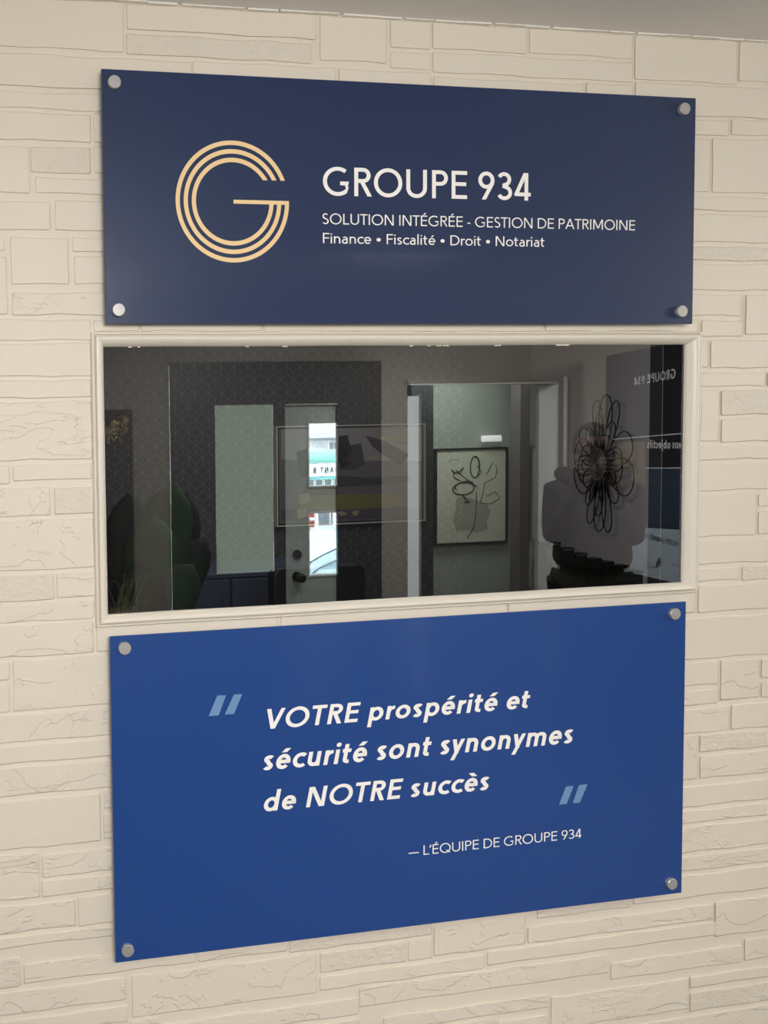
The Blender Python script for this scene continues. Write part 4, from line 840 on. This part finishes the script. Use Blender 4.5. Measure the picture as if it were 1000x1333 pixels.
# ------------------------------------------------------------------ person facing the window, phone held up in both hands
PD = 2.15; head = mir(773, 583, PD)
hx_, hy_, hz_ = head.x, -PD, head.z
foot = Vector((hx_, hy_, 0))
pn_ = thing('person', 'person in dark hooded jacket facing the window, holding a phone in both hands', 'person', foot)
SC = (hz_+.115)/1.78
def J(x_, y_, z_): return Vector((hx_+x_*SC, hy_+y_*SC, z_*SC))
def skin_mesh(name, verts, edges, radii, m, parent, root=0, sub=2):
    me = bpy.data.meshes.new(name); me.from_pydata([tuple(v) for v in verts], edges, []); me.materials.append(m)
    o = bpy.data.objects.new(name, me); COL.objects.link(o); o.parent = parent; o.matrix_parent_inverse = parent.matrix_world.inverted()
    mo = o.modifiers.new('skin', 'SKIN'); mo.use_smooth_shade = True
    for i, r_ in enumerate(radii):
        sv = me.skin_vertices[0].data[i]; sv.radius = r_ if isinstance(r_, tuple) else (r_, r_); sv.use_root = i == root
    ms = o.modifiers.new('sub', 'SUBSURF'); ms.levels = sub; ms.render_levels = sub; return o
JK = mat('black_jacket_cloth', (16, 16, 18), .9, bump=.3, bscale=200); TR = mat('black_trouser_cloth', (10, 10, 11), .95); SKN = mat('skin', (64, 46, 37), .6); HR = mat('dark_hair', (18, 14, 12), .6)
V_ = [J(0, 0, .98), J(0, .0, 1.12), J(0, 0, 1.28), J(0, -.01, 1.42), J(0, 0, 1.52), J(0, .015, 1.60),
      J(-.165, 0, 1.42), J(-.16, .06, 1.16), J(-.08, .25, 1.42), J(.165, 0, 1.42), J(.16, .06, 1.16), J(.10, .25, 1.43),
      J(-.1, 0, .90), J(-.11, .02, .50), J(-.12, -.02, .10), J(-.13, .09, .05), J(.1, 0, .90), J(.11, .02, .50), J(.12, -.02, .10), J(.13, .09, .05)]
E_ = [(0, 1), (1, 2), (2, 3), (3, 4), (4, 5), (3, 6), (6, 7), (7, 8), (3, 9), (9, 10), (10, 11), (0, 12), (12, 13), (13, 14), (14, 15), (0, 16), (16, 17), (17, 18), (18, 19)]
R_ = [(.11, .09), (.11, .085), (.12, .09), (.10, .07), .05, .048, .05, .04, .033, .05, .04, .033, .08, .062, .045, .04, .08, .055, .045, .04]
body = skin_mesh('body', V_, E_, [(tuple(q*SC for q in r_) if isinstance(r_, tuple) else r_*SC) for r_ in R_], JK, pn_)
MB().tube([J(0, -.005, 1.49), J(0, .012, 1.60)], .052*SC, 14).build('neck', SKN, pn_, smooth=True)
# clothes: slightly larger skins over the same skeleton
jv = [V_[i] for i in (0, 1, 2, 3, 6, 7, 9, 10)]+[V_[7].lerp(V_[8], .8), V_[10].lerp(V_[11], .8), J(0, -.02, 1.53)]
skin_mesh('jacket', jv, [(0, 1), (1, 2), (2, 3), (3, 4), (4, 5), (3, 6), (6, 7), (5, 8), (7, 9), (3, 10)], [(.2*SC, .15*SC), (.19*SC, .14*SC), (.165*SC, .125*SC), (.14*SC, .11*SC), .075*SC, .065*SC, .075*SC, .065*SC, .05*SC, .05*SC, .075*SC], JK, pn_)
skin_mesh('trousers', [V_[0], V_[12], V_[13], V_[14], V_[16], V_[17], V_[18]], [(0, 1), (1, 2), (2, 3), (0, 4), (4, 5), (5, 6)], [(.15*SC, .12*SC), .11*SC, .08*SC, .065*SC, .11*SC, .08*SC, .065*SC], TR, pn_)
# head: an egg with brow, nose, chin
def head_mesh():
    mb = MB(); n, m_ = 22, 28; c = J(0, .02, 1.665)
    for i in range(n+1):
        th = math.pi*i/n
        for j in range(m_):
            ph = 2*math.pi*j/m_; x_ = math.sin(th)*math.cos(ph); y_ = math.sin(th)*math.sin(ph); z_ = math.cos(th)
            sx, sy, sz = .077, .098, .118
            if z_ < 0: sx *= 1+.28*z_; sy *= 1+.14*z_
            X_, Y_, Z_ = x_*sx, y_*sy, z_*sz
            if y_ > .5:
                a_ = math.exp(-(X_/.012)**2)
                Y_ += .024*a_*math.exp(-((Z_+.022)/.017)**2)+.014*a_*math.exp(-(Z_/.02)**2)       # nose
                Y_ += .007*math.exp(-((Z_-.03)/.012)**2)*math.exp(-(X_/.05)**2)                     # brow
                Y_ -= .009*(math.exp(-((X_-.031)/.014)**2)+math.exp(-((X_+.031)/.014)**2))*math.exp(-((Z_-.008)/.012)**2)
                Y_ += .006*math.exp(-(X_/.024)**2)*(math.exp(-((Z_+.055)/.006)**2)+math.exp(-((Z_+.069)/.007)**2))
            mb.v.append(tuple(c+Vector((X_, Y_, Z_))*SC))
    for i in range(n):
        for j in range(m_): mb.f.append((i*m_+j, i*m_+(j+1) % m_, (i+1)*m_+(j+1) % m_, (i+1)*m_+j))
    return mb.build('head', SKN, pn_, smooth=True)
hd = head_mesh()
EYW = mat('eye_white', (120, 116, 110), .5); EYD = mat('eye_dark', (30, 22, 18), .2)
for sx in (-.031, .031):
    e0 = J(sx, .103, 1.672); e1 = MB().lathe([(.0005, -.011), (.008, -.008), (.0115, 0), (.008, .008), (.0005, .011)], tuple(e0), 'Z', 12).build('eye', EYW, hd, smooth=True)
    MB().lathe([(.0055, 0), (.004, .002), (.0005, .003)], (e0.x, e0.y+.0105, e0.z), 'Y', 12).build('brow', HR, hd)
for sx in (-1, 1):
    MB().lathe([(.001, -.03), (.012, -.022), (.016, 0), (.013, .02), (.001, .03)], tuple(J(sx*.078, .01, 1.66)), 'Z', 12).build('ear', SKN, hd, smooth=True)
MB().prism([J(-.024, .108, 1.606), J(0, .116, 1.611), J(.024, .108, 1.606), J(0, .114, 1.599)], (0, .004, 0)).build('mouth', mat('lips', (150, 84, 76), .5), hd)
# hair cap
mb = MB(); n, m_ = 12, 28; c = J(0, .005, 1.685)
for i in range(n+1):
    th = math.pi*.62*i/n
    for j in range(m_):
        ph = 2*math.pi*j/m_; fr_ = math.sin(ph) > .25; tt = th*(.62 if fr_ else 1)
        mb.v.append(tuple(c+Vector((.088*math.sin(tt)*math.cos(ph), .108*math.sin(tt)*math.sin(ph), .112*math.cos(tt)))*SC))
for i in range(n):
    for j in range(m_): mb.f.append((i*m_+j, i*m_+(j+1) % m_, (i+1)*m_+(j+1) % m_, (i+1)*m_+j))
mb.build('hair', HR, hd, smooth=True)
# hood lying on the shoulders
HP = [J(.13*math.cos(q), -.02+.11*math.sin(q), 1.50+.02*math.cos(2*q)) for q in [2*math.pi*i/20 for i in range(20)]]
MB().tube(HP, .042*SC, 10, closed=True).build('hood', JK, pn_, smooth=True)
# phone upright between the hands, held before the face
ph0 = J(.015, .33, 1.60); pz = .078
phn = thing('smartphone', 'black smartphone held upright in front of the person\'s face', 'phone', ph0)
MB().box(ph0.x-.038, ph0.x+.038, ph0.y-.004, ph0.y+.004, ph0.z-pz, ph0.z+pz).build('phone_body', BLACK, phn, bevel=.003)
MB().box(ph0.x-.03, ph0.x-.004, ph0.y+.004, ph0.y+.006, ph0.z+.035, ph0.z+.068).build('camera_block', BLACK, phn, bevel=.002)
for lx, lz in ((-.023, .058), (-.011, .052), (-.023, .045)):
    MB().lathe([(.006, 0), (.006, .0015), (.004, .002)], (ph0.x+lx, ph0.y+.006, ph0.z+lz), 'Y', 14).build('lens', GLS, phn)
def hand(sx, wrist):
    """palm behind the phone's edge, four fingers curled round to the back face, thumb in front"""
    edge = Vector((ph0.x+sx*.04, ph0.y, ph0.z-.03)); pc = edge+Vector((sx*.022, -.012, -.02))
    vs_ = [wrist, wrist.lerp(pc, .5), pc, pc+Vector((0, .0, .035))]; es = [(0, 1), (1, 2), (2, 3)]; rs = [.026, (.03, .02), (.036, .017), (.03, .014)]
    h0 = skin_mesh('hand', vs_, es, rs, SKN, pn_)
    for i, (dz_, ln) in enumerate(((.05, 1.0), (.03, 1.08), (.01, 1.0), (-.01, .8))):
        k0 = pc+Vector((sx*.004, .008, dz_)); k1 = k0+Vector((-sx*.004, .022, .004)); k2 = k1+Vector((-sx*.026*ln, .004, .002)); k3 = k2+Vector((-sx*.02*ln, -.004, -.001))
        skin_mesh('finger', [k0, k1, k2, k3], [(0, 1), (1, 2), (2, 3)], [.0095, .009, .0082, .007], SKN, h0, sub=1)
    t0 = pc+Vector((0, -.012, .0)); skin_mesh('thumb', [t0, t0+Vector((-sx*.02, -.008, .02)), t0+Vector((-sx*.036, -.002, .042))], [(0, 1), (1, 2)], [.012, .0105, .009], SKN, h0, sub=1)
hand(-1, V_[8]); hand(1, V_[11])
# shoes
for sx in (-1, 1):
    b0 = J(sx*.125, .03, .0); P = [Vector((b0.x+dx_, b0.y+dy_, 0)) for dx_, dy_ in ((-.04, -.11), (.04, -.11), (.048, .05), (.035, .14), (0, .165), (-.035, .14), (-.048, .05))]
    MB().prism(P, (0, 0, .075)).build('shoe', BLACK, pn_, bevel=.018, seg=3)
# built facing +y, then turned to face the pane's mirror image of the viewer
yaw = math.atan2(-(EYE.x-hx_), -EYE.y-hy_); RZ = Matrix.Translation(foot) @ Matrix.Rotation(yaw, 4, 'Z') @ Matrix.Translation(-foot)
bpy.context.view_layer.update()
for t_ in (pn_, phn): t_.matrix_world = RZ @ t_.matrix_world
